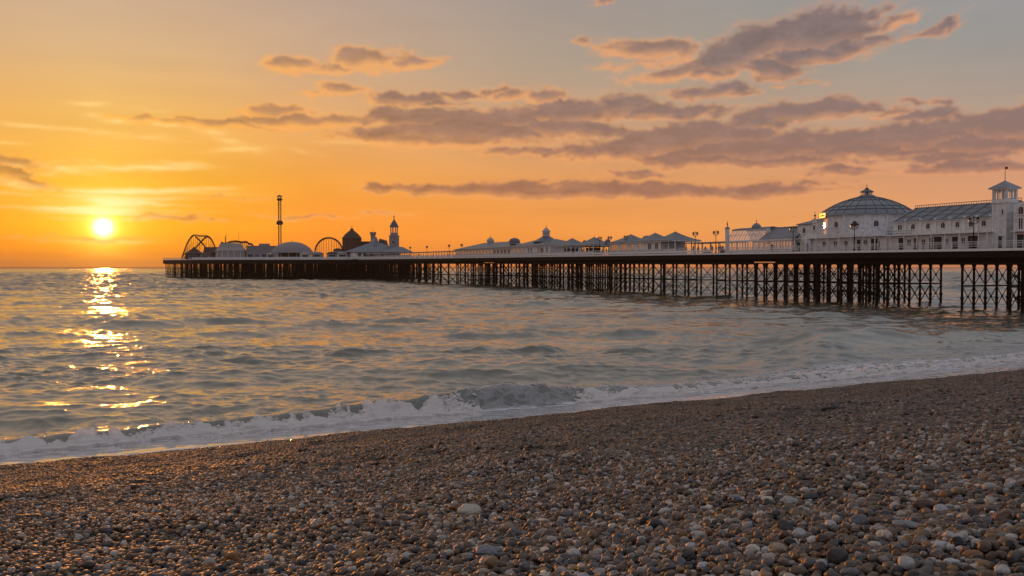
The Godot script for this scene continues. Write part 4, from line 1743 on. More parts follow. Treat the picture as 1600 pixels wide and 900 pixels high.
func railing(s: Shape, p0: float, q0: float, p1: float, q1: float, gap: float) -> void:
	var L := Vector2(p1 - p0, q1 - q0).length()
	for y in [0.35, 0.75, 1.12]:
		s.bar(pier_deck_3d(p0, q0, y), pier_deck_3d(p1, q1, y), 0.03 if y < 1.0 else 0.045, 4)
	var n := int(L / gap)
	for i in n:
		var t := float(i) / n
		var a := pier_deck_3d(lerpf(p0, p1, t), lerpf(q0, q1, t), 0.0)
		s.bar(a, a + Vector3(0, 1.2, 0), 0.05, 4)
	n = int(L / (gap / 6.0))
	for i in n:
		var t := float(i) / n
		var a := pier_deck_3d(lerpf(p0, p1, t), lerpf(q0, q1, t), 0.35)
		s.bar(a, a + Vector3(0, 0.75, 0), 0.016, 3)


# ---------------------------------------------------------------- the large white hall on the near end
func arch_mesh(w: float, h: float, thick: float, steps := 6) -> ArrayMesh:   # a slab with a round head, its foot at y 0, front at +z
	var a := [Vector3(-w / 2.0, 0, 0), Vector3(w / 2.0, 0, 0)]
	for k in steps + 1:
		var t := PI * k / steps
		a.append(Vector3(cos(t) * w / 2.0, h - w / 2.0 + sin(t) * w / 2.0, 0))
	var s := Shape.new()
	var back := []
	for v in a:
		back.append(v + Vector3(0, 0, -thick))
	s.rings([back, a])
	return s.done()


func arched_window(parent: Node3D, c: Vector3, w: float, h: float, turn := 0.0, glass: Material = null, called := "window") -> void:
	var b := Basis(Vector3.UP, turn)
	var f := part(parent, called, arch_mesh(w + 0.26, h + 0.22, 0.16), M.white_trim, Transform3D(b, c + b * Vector3(0, -0.09, 0.06)))
	part(f, "pane", arch_mesh(w, h, 0.08), glass if glass else M.glass_dark, T(0, 0.09, 0.012))
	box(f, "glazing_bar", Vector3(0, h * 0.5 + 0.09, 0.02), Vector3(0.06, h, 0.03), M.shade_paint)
	box(f, "sill", Vector3(0, -0.03, 0.06), Vector3(w + 0.4, 0.09, 0.2), M.white_trim)


func window(parent: Node3D, c: Vector3, w: float, h: float, turn := 0.0, glass: Material = null, bars := 1, called := "window") -> MeshInstance3D:   # c: middle of the opening on the wall's face
	var b := Basis(Vector3.UP, turn)
	var s := Shape.new()
	s.cube(Vector3(0, h / 2.0 + 0.06, 0.03), Vector3(w + 0.24, 0.12, 0.12))
	s.cube(Vector3(0, -h / 2.0 - 0.06, 0.05), Vector3(w + 0.34, 0.12, 0.18))
	s.cube(Vector3(-w / 2.0 - 0.06, 0, 0.03), Vector3(0.12, h - 0.004, 0.12))
	s.cube(Vector3(w / 2.0 + 0.06, 0, 0.03), Vector3(0.12, h - 0.004, 0.12))
	for k in bars:
		s.cube(Vector3(-w / 2.0 + w * (k + 1) / (bars + 1), 0, 0.02), Vector3(0.07, h - 0.006, 0.07))
	var f := part(parent, called, s.done(), M.white_trim, Transform3D(b, c))
	box(f, "pane", Vector3(0, 0, -0.01), Vector3(w - 0.01, h - 0.01, 0.04), glass if glass else M.glass_dark)
	return f


func doorway(parent: Node3D, c: Vector3, w: float, h: float, mat_: Material = null) -> void:   # c: foot of the opening on the wall's face
	var s := Shape.new()
	s.cube(Vector3(0, h + 0.09, 0.04), Vector3(w + 0.4, 0.18, 0.16))
	s.cube(Vector3(-w / 2.0 - 0.09, h / 2.0, 0.03), Vector3(0.18, h - 0.004, 0.14))
	s.cube(Vector3(w / 2.0 + 0.09, h / 2.0, 0.03), Vector3(0.18, h - 0.004, 0.14))
	var f := part(parent, "doorway", s.done(), M.white_trim, Transform3D(Basis.IDENTITY, c))
	box(f, "door", Vector3(0, h / 2.0, -0.01), Vector3(w - 0.01, h - 0.01, 0.05), mat_ if mat_ else M.dark)
	box(f, "door_rail", Vector3(0, h * 0.45, 0.02), Vector3(w * 0.8, 0.08, 0.03), M.shade_paint)


func finial(parent: Node3D, c: Vector3, h: float, m: Material) -> void:
	part(parent, "finial", lathe([[0.16 * h, 0.0], [0.05 * h, 0.12 * h], [0.05 * h, 0.32 * h], [0.13 * h, 0.42 * h], [0.10 * h, 0.55 * h], [0.03 * h, 0.62 * h], [0.025 * h, 0.95 * h], [0.0, 1.0 * h]], 8), m, Transform3D(Basis.IDENTITY, c))


func gable_roof_front(x0: float, x1: float, z0: float, y0: float, z1: float, y1: float, z2: float, y2: float, thick := 0.15) -> ArrayMesh:   # a pitched roof along x, from front eaves over the ridge to back eaves
	var s := Shape.new()
	var prof := [Vector2(z0, y0), Vector2(z1, y1), Vector2(z2, y2), Vector2(z2, y2 - thick), Vector2(z1, y1 - thick * 1.3), Vector2(z0, y0 - thick)]
	var a := []
	var b := []
	for v in prof:
		a.append(Vector3(x0, v.y, v.x))
		b.append(Vector3(x1, v.y, v.x))
	for k in 6:
		s.quad(a[k], b[k], b[(k + 1) % 6], a[(k + 1) % 6])
	for e in [a, b]:
		s.quad(e[0], e[1], e[4], e[5])
		s.quad(e[1], e[2], e[3], e[4])
	return s.done()


func build_palace() -> void:
	build_tower()
	build_right_hall()
	build_long_hall()
	build_domed_hall()
	build_glazed_hall()


func build_long_hall() -> void:
	var t := thing("long_hall", "long white hall, slate roof and a row of small arched windows, left of the tower", "hall", on_pier(7.0, 0.0))
	var x0 := -10.6
	var x1 := 10.7
	box(t, "lower_wall", Vector3((x0 + x1) / 2, 1.25, -10.5), Vector3(x1 - x0, 2.7, 15.0), M.white_paint)
	box(t, "upper_wall", Vector3((x0 + x1) / 2, 3.95, -10.5), Vector3(x1 - x0 - 0.1, 2.3, 12.6), M.white_paint)
	box(t, "balcony", Vector3((x0 + x1) / 2, 2.68, -3.35), Vector3(x1 - x0 + 0.1, 0.16, 2.5), M.white_trim)
	box(t, "cornice", Vector3((x0 + x1) / 2, 5.12, -4.15), Vector3(x1 - x0, 0.22, 0.6), M.white_trim)
	var roof := part(t, "roof", gable_roof_front(x0, x1, -3.85, 5.25, -9.8, 7.95, -17.0, 5.2), M.slate)
	var n := 9
	for i in n:
		var x := lerpf(x0 + 0.6, x1 - 0.6, float(i) / (n - 1))
		var s := Shape.new()
		s.bar(Vector3(x, 5.3, -3.9), Vector3(x, 8.0, -9.8), 0.07, 4)
		part(roof, "roof_rib", s.done(), M.rib)
	for k in 2:
		var s := Shape.new()
		s.bar(Vector3(x0, 6.15 + k * 0.92, -5.8 - k * 2.03), Vector3(x1, 6.15 + k * 0.92, -5.8 - k * 2.03), 0.045, 4)
		part(roof, "roof_batten", s.done(), M.rib)
	var c := Shape.new()
	for y in [7.98, 8.42]:
		c.bar(Vector3(x0, y, -9.8), Vector3(x1, y, -9.8), 0.06, 4)
	for i in 44:
		var x := lerpf(x0, x1, i / 43.0)
		c.bar(Vector3(x, 7.9, -9.8), Vector3(x, 8.42, -9.8), 0.05, 4)
	part(t, "ridge_cresting", c.done(), M.shade_paint)
	# upper floor: pilasters with caps between the windows
	for x in [9.4, 6.9, 4.5, 1.7, -1.3, -4.4, -7.7]:
		var f := box(t, "pilaster", Vector3(x, 4.0, -4.12), Vector3(0.32, 2.35, 0.22), M.white_trim)
		box(f, "cap", Vector3(0, 1.42, 0.02), Vector3(0.42, 0.4, 0.34), M.white_trim)
	for i in 7:
		var x: float = [-9.0, -6.1, -2.9, 0.2, 3.1, 5.7, 8.1][i]
		if i == 0:
			window(t, Vector3(x, 4.2, -4.17), 0.95, 0.85)
		else:
			arched_window(t, Vector3(x, 3.75, -4.17), 0.78, 0.98)
	# ground floor under the balcony
	for x in [10.2, 8.6, 5.0, 2.2, -0.6, -3.6, -6.4, -9.6]:
		box(t, "post", Vector3(x, 1.3, -2.25), Vector3(0.14, 2.6, 0.14), M.white_trim)
	for d in [[7.0, 1.9, 2.15], [3.6, 1.2, 2.1], [0.2, 1.6, 2.2], [-1.2, 0.8, 2.1], [-4.4, 1.0, 2.1], [-7.6, 1.3, 2.2]]:
		doorway(t, Vector3(d[0], 0.0, -3.0), d[1], d[2], M.dark if d[1] > 1.1 else M.brown_wall)
	window(t, Vector3(5.2, 1.35, -3.0), 0.7, 1.0)
	window(t, Vector3(1.9, 1.35, -3.0), 0.7, 1.0)
	window(t, Vector3(-2.8, 1.35, -3.0), 0.8, 1.0)
	window(t, Vector3(-5.9, 1.4, -3.0), 0.8, 1.0)
	var rl := Shape.new()
	for y in [3.0, 3.45]:
		rl.bar(Vector3(-10.4, y, -2.2), Vector3(-4.8, y, -2.2), 0.03, 4)
	for i in 15:
		rl.bar(Vector3(-10.4 + i * 0.4, 2.75, -2.2), Vector3(-10.4 + i * 0.4, 3.45, -2.2), 0.02, 4)
	part(t, "balcony_rail", rl.done(), M.iron)


func build_tower() -> void:
	var t := thing("tower", "square white tower with open arched belfry, pyramid roof and flagpole", "tower", on_pier(-4.5, -4.6))
	t.scale = Vector3(0.78, 0.95, 0.78)
	box(t, "shaft", Vector3(0, 3.9, 0), Vector3(3.3, 8.4, 3.3), M.white_paint)
	for s in [[-1.45, 1.67], [0.0, 1.67], [1.45, 1.67]]:
		box(t, "pilaster", Vector3(s[0], 3.7, s[1]), Vector3(0.35, 7.6, 0.14), M.white_trim)
	for s in [-1.45, 1.45]:
		box(t, "pilaster", Vector3(-1.67, 3.7, s), Vector3(0.14, 7.6, 0.35), M.white_trim)
	box(t, "cornice", Vector3(0, 7.85, 0), Vector3(3.75, 0.24, 3.75), M.white_trim)
	box(t, "belfry_floor", Vector3(0, 8.2, 0), Vector3(3.3, 0.25, 3.3), M.white_trim)
	for x in [-1.42, 1.42]:
		for z in [-1.42, 1.42]:
			box(t, "belfry_pier", Vector3(x, 9.2, z), Vector3(0.5, 1.8, 0.5), M.white_paint)
	for k in 4:
		var b := Basis(Vector3.UP, k * PI / 2.0)
		for x in [-0.42, 0.42]:
			part(t, "column", cyl_mesh(0.11, 0.10, 1.5, 8), M.white_trim, Transform3D(b, b * Vector3(x, 9.05, 1.45)))
		var s := Shape.new()
		for j in 3:
			var cx := -0.85 + j * 0.85
			var pts := []
			for q in 7:
				var a := PI * q / 6.0
				pts.append(Vector2(cx + cos(a) * 0.33, 9.62 + sin(a) * 0.33))
			for q in 6:
				var u: Vector2 = pts[q]
				var v: Vector2 = pts[q + 1]
				for z in [1.32, 1.6]:
					s.quad(Vector3(u.x, u.y, z), Vector3(v.x, v.y, z), Vector3(v.x, 10.1, z), Vector3(u.x, 10.1, z))
				s.quad(Vector3(u.x, u.y, 1.32), Vector3(v.x, v.y, 1.32), Vector3(v.x, v.y, 1.6), Vector3(u.x, u.y, 1.6))
			for e in [cx - 0.425, cx + 0.33]:
				s.cube(Vector3(e + 0.0475, 9.86, 1.46), Vector3(0.095, 0.48, 0.278))
		part(t, "belfry_arch", s.done(), M.white_trim, Transform3D(b, Vector3.ZERO))
	box(t, "eaves", Vector3(0, 10.2, 0), Vector3(4.3, 0.18, 4.3), M.white_trim)
	var roof := part(t, "roof", lathe([[3.15, 10.27], [3.1, 10.36], [1.5, 11.0], [0.3, 11.5], [0.08, 11.62]], 4, PI / 4.0), M.lead)
	part(roof, "flagpole", cyl_mesh(0.07, 0.04, 2.5, 6), M.iron, T(0, 12.75, 0))
	var f := Shape.new()
	f.rings([[Vector3(0.05, 13.55, 0), Vector3(0.35, 13.50, 0.12), Vector3(0.62, 13.52, 0.02), Vector3(0.62, 13.52, 0.05), Vector3(0.35, 13.50, 0.15), Vector3(0.05, 13.55, 0.03)],
		[Vector3(0.05, 13.95, 0), Vector3(0.35, 13.92, 0.12), Vector3(0.62, 13.90, 0.02), Vector3(0.62, 13.90, 0.05), Vector3(0.35, 13.92, 0.15), Vector3(0.05, 13.95, 0.03)]])
	part(roof, "flag", f.done(), M.dark)
	window(t, Vector3(0.75, 6.2, 1.67), 0.35, 0.9, 0.0, null, 0)
	doorway(t, Vector3(0.4, 0, 1.75), 0.9, 2.1)


func build_right_hall() -> void:
	var t := thing("entrance_hall", "white facade with tall arched windows cut off by the right edge, beside the tower", "hall", on_pier(-16.5, 0.0))
	box(t, "wall", Vector3(0.0, 3.4, -9.5), Vector3(18.0, 7.2, 13.0), M.white_paint)
	var g := Shape.new()
	g.rings([[Vector3(-9, 7.0, -3.1), Vector3(9, 7.0, -3.1), Vector3(9, 7.0, -15.9), Vector3(-9, 7.0, -15.9)], [Vector3(-4, 8.6, -3.1), Vector3(4, 8.6, -3.1), Vector3(4, 8.6, -15.9), Vector3(-4, 8.6, -15.9)]])
	part(t, "gable", g.done(), M.white_paint)
	box(t, "balcony", Vector3(0, 2.7, -2.7), Vector3(18.0, 0.16, 1.4), M.white_trim)
	for i in 8:
		var x := -8.0 + i * 2.1
		box(t, "pilaster", Vector3(x - 1.0, 3.5, -2.95), Vector3(0.3, 7.0, 0.18), M.white_trim)
		arched_window(t, Vector3(x, 5.4, -3.0), 0.8, 1.2)
		window(t, Vector3(x, 3.9, -3.0), 0.7, 1.7)
		if i % 2 == 0:
			doorway(t, Vector3(x, 0, -3.0), 1.2, 2.2)


func build_domed_hall() -> void:
	var t := thing("domed_hall", "big white many-sided hall under a ribbed grey dome with a lantern on top", "hall", on_pier(30.4, 0.0))
	var c := Vector3(0, 0, -11.0)
	var n := 14
	var turn := PI / 2.0 + 0.385 + PI / 14.0          # one face looks about 22 degrees to the left of straight out
	box(t, "lower_wall", Vector3(0.6, 1.3, -10.5), Vector3(24.0, 2.6, 15.0), M.white_paint)
	box(t, "balcony", Vector3(0.6, 2.68, -3.3), Vector3(24.0, 0.16, 2.4), M.white_trim)
	part(t, "drum", lathe([[8.8, 2.6], [8.8, 6.75], [9.05, 6.8], [9.05, 7.05]], n, turn), M.white_paint, Transform3D(Basis.IDENTITY, c))
	var prof := [[9.25, 7.0], [9.1, 7.3], [8.3, 8.1], [7.3, 8.75], [6.1, 9.4], [4.7, 10.0], [3.2, 10.5], [1.6, 10.9], [1.2, 11.0]]
	var dome := part(t, "dome", lathe(prof, 28, turn), M.lead, Transform3D(Basis.IDENTITY, c))
	for k in 28:
		var a := TAU * k / 28.0 + turn
		var s := Shape.new()
		for i in range(1, prof.size() - 1):
			var u := Vector3(cos(a) * prof[i][0], prof[i][1] + 0.02, sin(a) * prof[i][0])
			var v := Vector3(cos(a) * prof[i + 1][0], prof[i + 1][1] + 0.02, sin(a) * prof[i + 1][0])
			s.bar(u, v, 0.085, 4)
		part(dome, "dome_rib", s.done(), M.rib)
	for i in [2, 3, 5, 6]:
		var s := Shape.new()
		for k in 28:
			var a := TAU * k / 28.0 + turn
			var b := TAU * (k + 1) / 28.0 + turn
			s.bar(Vector3(cos(a) * prof[i][0], prof[i][1] + 0.03, sin(a) * prof[i][0]), Vector3(cos(b) * prof[i][0], prof[i][1] + 0.03, sin(b) * prof[i][0]), 0.10, 4)
		part(dome, "dome_band", s.done(), M.rib)
	# lantern
	part(dome, "lantern_base", lathe([[1.7, 10.85], [1.6, 11.15], [1.25, 11.25]], 8, PI / 8.0), M.lead)
	for k in 8:
		var a := TAU * k / 8.0 + PI / 8.0
		part(dome, "lantern_post", cyl_mesh(0.12, 0.12, 0.8, 6), M.white_trim, T(cos(a) * 1.0, 11.5, sin(a) * 1.0))
	part(dome, "lantern_core", lathe([[0.7, 11.1], [0.7, 11.95]], 8), M.shade_paint)
	part(dome, "lantern_roof", lathe([[1.45, 11.88], [1.4, 11.96], [0.8, 12.28], [0.45, 12.4], [0.38, 12.65], [0.08, 12.85]], 8, PI / 8.0), M.rib)
	finial(dome, Vector3(0, 12.8, 0), 0.8, M.iron)
	# faces of the drum
	for k in n:
		var a := turn + TAU * (k + 0.5) / n
		var dirn := Vector3(cos(a), 0, sin(a))
		if dirn.z < -0.2:
			continue
		var face := PI / 2.0 - a
		var ap := 8.8 * cos(PI / n)
		var is_bright: bool = absf(wrapf(a - PI / 2.0 - 0.385, -PI, PI)) < 0.1
		arched_window(t, c + dirn * ap + Vector3(0, 4.65, 0), 0.85, 1.15, face)
		var e := turn + TAU * k / n
		box(t, "pilaster", c + Vector3(cos(e) * 8.82, 4.75, sin(e) * 8.82), Vector3(0.3, 4.2, 0.3), M.white_trim, -e)
		if is_bright:
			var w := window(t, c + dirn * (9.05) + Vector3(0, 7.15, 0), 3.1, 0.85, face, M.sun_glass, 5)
			w.set_meta("label", "long window under the dome catching the low sun")
	# annex towards the sea end with its own hipped roof, canted bay lit by the sun
	box(t, "annex_wall", Vector3(-8.7, 4.15, -9.0), Vector3(5.2, 3.0, 11.0), M.white_paint)
	part(t, "annex_roof", hip_mesh(5.2, 11.0, 1.7, 0.4), M.slate, T(-8.7, 5.65, -9.0))
	part(t, "annex_bay", lathe([[1.5, 2.6], [1.5, 6.3], [1.65, 6.35], [1.65, 6.6]], 8, PI / 8.0), M.white_paint, T(-6.2, 0, -4.6))
	arched_window(t, Vector3(-9.4, 3.9, -3.5), 0.8, 1.1)
	arched_window(t, Vector3(-6.2 + cos(PI * 0.5) * 1.4, 4.4, -4.6 + 1.4), 0.55, 1.0)
	for x in [-9.0, -6.9]:
		finial(t, Vector3(x, 6.8, -6.0), 1.6, M.iron)
	# corner entrance with glass turned to the evening sun
	var e := part(t, "corner_porch", lathe([[1.25, 0.0], [1.25, 2.6]], 6, 0.385), M.white_paint, T(-7.7, 0, -3.0))
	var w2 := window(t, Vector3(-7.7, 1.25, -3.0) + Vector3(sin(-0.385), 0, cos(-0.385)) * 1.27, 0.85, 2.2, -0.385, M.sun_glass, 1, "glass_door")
	w2.rotate_object_local(Vector3.RIGHT, -0.06)
	w2.set_meta("label", "tall glazed door blazing with the reflected sun")
	for x in [-10.9, -4.6, -1.6, 1.5, 4.6, 7.6, 10.4]:
		box(t, "post", Vector3(x, 1.3, -2.2), Vector3(0.14, 2.6, 0.14), M.white_trim)
	for d in [[-10.4, 0.9, 2.0], [5.8, 1.0, 2.1], [9.6, 1.7, 2.2]]:
		doorway(t, Vector3(d[0], 0, -3.0), d[1], d[2])
	for x in [-3.2, -0.2, 2.6, 7.4]:
		window(t, Vector3(x, 1.45, -3.0), 0.9, 1.0)
	for x in [-2.5, 0.8, 3.6]:
		box(t, "wall_panel", Vector3(x + 0.6, 1.1, -2.97), Vector3(0.2, 2.2, 0.12), M.white_trim)
	var rl := Shape.new()
	for y in [3.0, 3.4]:
		rl.bar(Vector3(-4.6, y, -2.15), Vector3(12.5, y, -2.15), 0.03, 4)
	for i in 35:
		rl.bar(Vector3(-4.5 + i * 0.5, 2.7, -2.15), Vector3(-4.5 + i * 0.5, 3.4, -2.15), 0.018, 4)
	part(t, "balcony_rail", rl.done(), M.white_trim)


func build_glazed_hall() -> void:
	var t := thing("glazed_hall", "low glass-walled hall with orange sky seen through its panes, joined to the domed hall", "hall", on_pier(52.0, 0.0))
	var x0 := -11.4
	var x1 := 11.0
	box(t, "plinth", Vector3((x0 + x1) / 2, 0.3, -6.0), Vector3(x1 - x0, 0.62, 7.8), M.white_paint)
	for z in [-2.2, -9.8]:
		box(t, "eaves_beam", Vector3((x0 + x1) / 2, 2.6, z), Vector3(x1 - x0, 0.32, 0.3), M.white_trim)
	var n := 12
	for i in n + 1:
		var x := lerpf(x0 + 0.1, x1 - 0.1, float(i) / n)
		for z in [-2.2, -9.8]:
			box(t, "post", Vector3(x, 1.52, z), Vector3(0.16, 1.84, 0.2), M.white_trim)
		if i < n:
			var w := (x1 - x0 - 0.2) / n
			for z in [-2.2, -9.8]:
				var f := box(t, "glass_panel", Vector3(x + w / 2.0, 1.53, z), Vector3(w - 0.18, 1.8, 0.03), M.pane)
				box(f, "glazing_bar", Vector3(0, 0, 0.03), Vector3(0.07, 1.78, 0.05), M.white_trim)
	# upper storey of glass on the seaward half, glass roof on the other
	var xm := 0.2
	for k in 2:
		var z := -2.9 if k == 0 else -9.1
		box(t, "upper_beam", Vector3((x0 + xm) / 2, 5.2, z - (1.0 if k == 0 else -1.0)), Vector3(xm - x0, 0.3, 0.3), M.white_trim)
		for i in 6:
			var xa := lerpf(x0 + 0.1, xm, i / 6.0)
			var xb := lerpf(x0 + 0.1, xm, (i + 1) / 6.0)
			var zz := -3.9 if k == 0 else -8.1
			var s := Shape.new()
			s.bar(Vector3(xa, 2.75, z + (0.5 if k == 0 else -0.5)), Vector3(xa, 5.2, zz), 0.09, 4)
			s.bar(Vector3((xa + xb) / 2, 2.75, z + (0.5 if k == 0 else -0.5)), Vector3((xa + xb) / 2, 5.2, zz), 0.05, 4)
			s.bar(Vector3(xa, 4.0, z - (0.0 if k == 0 else 0.0)), Vector3(xb, 4.0, z), 0.05, 4)
			var f := part(t, "glazing_frame", s.done(), M.white_trim)
			var g := Shape.new()
			var e := 0.5 if k == 0 else -0.5
			g.rings([[Vector3(xa + 0.05, 2.8, z + e), Vector3(xb - 0.05, 2.8, z + e), Vector3(xb - 0.05, 2.8, z + e - 0.03), Vector3(xa + 0.05, 2.8, z + e - 0.03)], [Vector3(xa + 0.05, 5.1, zz), Vector3(xb - 0.05, 5.1, zz), Vector3(xb - 0.05, 5.1, zz - 0.03), Vector3(xa + 0.05, 5.1, zz - 0.03)]])
			part(f, "pane", g.done(), M.pane)
	part(t, "upper_roof", gable_roof_front(x0, xm, -3.7, 5.4, -6.0, 5.75, -8.3, 5.4), M.slate)
	var roof := part(t, "glass_roof", gable_roof_front(xm, x1, -2.0, 2.85, -6.0, 5.3, -10.0, 2.85, 0.08), M.lead)
	for i in 10:
		var x := lerpf(xm + 0.1, x1 - 0.1, i / 9.0)
		var s := Shape.new()
		s.bar(Vector3(x, 2.9, -2.0), Vector3(x, 5.35, -6.0), 0.06, 4)
		part(roof, "glazing_bar", s.done(), M.pale_steel)
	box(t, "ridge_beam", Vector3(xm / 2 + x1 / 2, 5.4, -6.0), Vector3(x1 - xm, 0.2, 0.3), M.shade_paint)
	box(t, "cross_wall", Vector3(xm, 3.6, -4.4), Vector3(0.3, 3.5, 1.0), M.white_trim)
	box(t, "end_pier", Vector3(x0 - 0.2, 2.8, -2.6), Vector3(0.7, 5.6, 0.7), M.white_paint)
	part(t, "end_pier_cap", lathe([[0.6, 0.0], [0.6, 0.15], [0.15, 0.5]], 4, PI / 4.0), M.lead, T(x0 - 0.2, 5.6, -2.6))
	finial(t, Vector3(x0 - 0.2, 6.0, -2.6), 1.5, M.iron)
	var cup := part(t, "cupola", lathe([[1.1, 5.6], [1.1, 5.9], [0.95, 6.2], [0.5, 6.6], [0.1, 6.75]], 10), M.lead, T(-5.6, 0, -6.0))
	finial(cup, Vector3(0, 6.7, 0), 0.9, M.iron)


# ---------------------------------------------------------------- kiosks and shelters along the middle of the pier
func pyramid(parent: Node3D, c: Vector3, w: float, d: float, h: float, m: Material, called := "roof") -> MeshInstance3D:   # a slightly swept pyramid roof
	var s := Shape.new()
	var list := []
	for k in 5:
		var t := k / 4.0
		var f := 1.0 - t
		var y := h * (t * 0.55 + 0.45 * t * t)
		list.append(rect_ring(-w / 2 * f - 0.02, w / 2 * f + 0.02, -d / 2 * f - 0.02, d / 2 * f + 0.02, y + 0.12))
	list.push_front(rect_ring(-w / 2, w / 2, -d / 2, d / 2, 0.0))
	s.rings(list)
	var r := part(parent, called, s.done(), m, Transform3D(Basis.IDENTITY, c))
	finial(r, Vector3(0, h, 0), 0.55, M.rib)
	return r


func build_trunk_buildings() -> void:
	# kiosk with three pyramid roofs
	var t := thing("three_roof_kiosk", "white kiosk with three pyramid roofs in a row, between two open walkways", "kiosk", on_pier(99.0, 0.0))
	box(t, "wall", Vector3(-0.7, 1.5, -4.2), Vector3(25.0, 3.0, 7.4), M.white_paint)
	box(t, "eaves", Vector3(2.0, 3.1, -4.2), Vector3(31.6, 0.2, 8.6), M.white_trim)
	for k in 3:
		pyramid(t, Vector3([-8.2, 3.6, 12.6][k], 3.2, -4.2), [11.4, 11.0, 10.0][k], 8.8, 2.3, M.slate)
	for d in [-3.0, 8.4]:
		part(t, "roof_vent", lathe([[1.5, 3.2], [1.45, 4.4], [1.0, 4.9], [0.2, 5.15]], 10), M.slate, T(d, 0, -6.0))
	for w in [[-10.8, 3.2], [-5.8, 2.6], [-1.6, 1.3], [2.0, 1.3], [6.6, 1.5], [9.8, 1.4]]:
		window(t, Vector3(w[0], 1.95, -0.5), w[1], 1.5, 0.0, M.bronze_glass if w[0] < 3.0 else null, 2 if w[1] > 2.0 else 1)
	for x in [-13.2, -8.2, -3.6, 0.2, 4.2, 8.2, 11.6]:
		box(t, "pilaster", Vector3(x, 1.5, -0.46), Vector3(0.25, 3.0, 0.14), M.white_trim)
	for x in [14.6, 17.4]:
		box(t, "post", Vector3(x, 1.5, -0.8), Vector3(0.2, 3.0, 0.2), M.white_trim)
		box(t, "post", Vector3(x, 1.5, -7.8), Vector3(0.2, 3.0, 0.2), M.white_trim)
	box(t, "verandah_screen", Vector3(14.6, 0.55, -0.8), Vector3(5.4, 1.1, 0.12), M.white_paint)
	# open walkways: a flat roof on posts
	walkway("walkway_shelter", "open roofed walkway on posts between the three-roofed kiosk and the glazed hall", 63.0, 80.0)
	walkway("walkway_shelter", "open roofed walkway on posts seaward of the three-roofed kiosk, people under it", 113.0, 131.5)
	walkway("walkway_shelter", "longest open roofed walkway, reaching from the lantern-roofed pavilion to the pierhead", 232.0, 372.0)
	# two small pyramid shelters
	for k in 2:
		var s := thing("open_shelter", ["small open shelter with pyramid roof, nearer of two side by side", "small open shelter with pyramid roof, farther of two side by side"][k], "shelter", on_pier([127.0, 140.5][k], 0.0), "open pyramid-roofed shelters")
		box(s, "eaves", Vector3(0, 2.75, -4.0), Vector3(11.6, 0.22, 7.6), M.white_trim)
		pyramid(s, Vector3(0, 2.85, -4.0), 11.9, 8.0, 2.4, M.slate)
		for x in [-5.4, -2.7, 0.0, 2.7, 5.4]:
			for z in [-0.6, -7.4]:
				box(s, "post", Vector3(x, 1.35, z), Vector3(0.2, 2.7, 0.2), M.white_trim)
		box(s, "screen", Vector3(0, 0.5, -0.6), Vector3(10.8, 1.0, 0.1), M.white_paint)
		box(s, "counter", Vector3(-1.5, 1.1, -4.5), Vector3(4.5, 2.2, 2.5), M.brown_wall)
		part(s, "side_vent", lathe([[0.8, 2.9], [0.8, 4.0], [0.5, 4.4], [0.1, 4.6]], 8), M.slate, T(6.0, 0, -5.0))
	# pavilion with a lantern on a wide roof
	var b := thing("lantern_pavilion", "white pavilion with broad hipped roof and tall lantern turret at its middle", "pavilion", on_pier(163.0, 0.0))
	box(b, "wall", Vector3(0, 1.55, -6.2), Vector3(29.0, 3.1, 11.4), M.white_paint)
	box(b, "eaves", Vector3(0, 3.18, -6.2), Vector3(30.4, 0.2, 12.6), M.white_trim)
	var br := part(b, "roof", hip_mesh(29.6, 12.0, 2.2, 15.0, 0.4), M.slate, T(0, 3.28, -6.2))
	part(br, "upper_roof", lathe([[4.6, 1.3], [4.5, 1.5], [2.4, 2.6], [1.2, 3.3]], 8, PI / 8.0), M.slate, T(0.5, 0, 0))
	part(br, "turret", lathe([[1.15, 3.2], [1.15, 4.7], [1.45, 4.75], [1.4, 4.95], [0.7, 5.7], [0.15, 6.3]], 8, PI / 8.0), M.shade_paint, T(0.5, 0, 0))
	for k in 3:
		arched_window(br, Vector3(0.5 + [-0.85, 0.0, 0.85][k], 3.5, [0.75, 1.08, 0.75][k]), 0.4, 0.95, [-0.78, 0.0, 0.78][k], null, "turret_window")
	finial(br, Vector3(0.5, 6.2, 0), 0.9, M.iron)
	for w in [[-12.6, 1.4], [-9.6, 1.6], [-6.6, 1.2], [-4.9, 0.8], [-1.0, 0.8], [1.0, 1.0], [6.2, 0.8], [8.8, 2.2], [12.4, 1.0]]:
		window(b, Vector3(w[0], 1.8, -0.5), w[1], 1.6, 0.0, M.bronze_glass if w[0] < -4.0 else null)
	for x in [-14.4, -11.0, -8.0, -3.2, -2.6, 3.4, 4.0, 11.0, 14.4]:
		box(b, "pilaster", Vector3(x, 1.55, -0.46), Vector3(0.24, 3.1, 0.14), M.white_trim)
	# seaward pavilion: long hip roof falling to the left
	var a := thing("ball_topped_pavilion", "long low white pavilion with windowed front and ball-topped turret at its seaward end", "pavilion", on_pier(204.5, 0.0))
	box(a, "wall", Vector3(0, 1.4, -6.6), Vector3(53.0, 2.8, 12.0), M.white_paint)
	box(a, "eaves", Vector3(0, 2.88, -6.6), Vector3(54.6, 0.2, 13.2), M.white_trim)
	var ar := part(a, "roof", hip_mesh(53.4, 12.6, 2.5, 24.0, 0.5), M.slate, T(0, 2.98, -6.6))
	part(ar, "turret", lathe([[1.6, 1.8], [1.3, 2.6], [1.3, 3.0], [1.6, 3.1], [1.2, 3.7], [0.7, 4.2], [0.25, 4.5]], 8, PI / 8.0), M.shade_paint, T(-5.5, 0, 0))
	finial(ar, Vector3(-5.5, 4.4, 0), 1.1, M.iron)
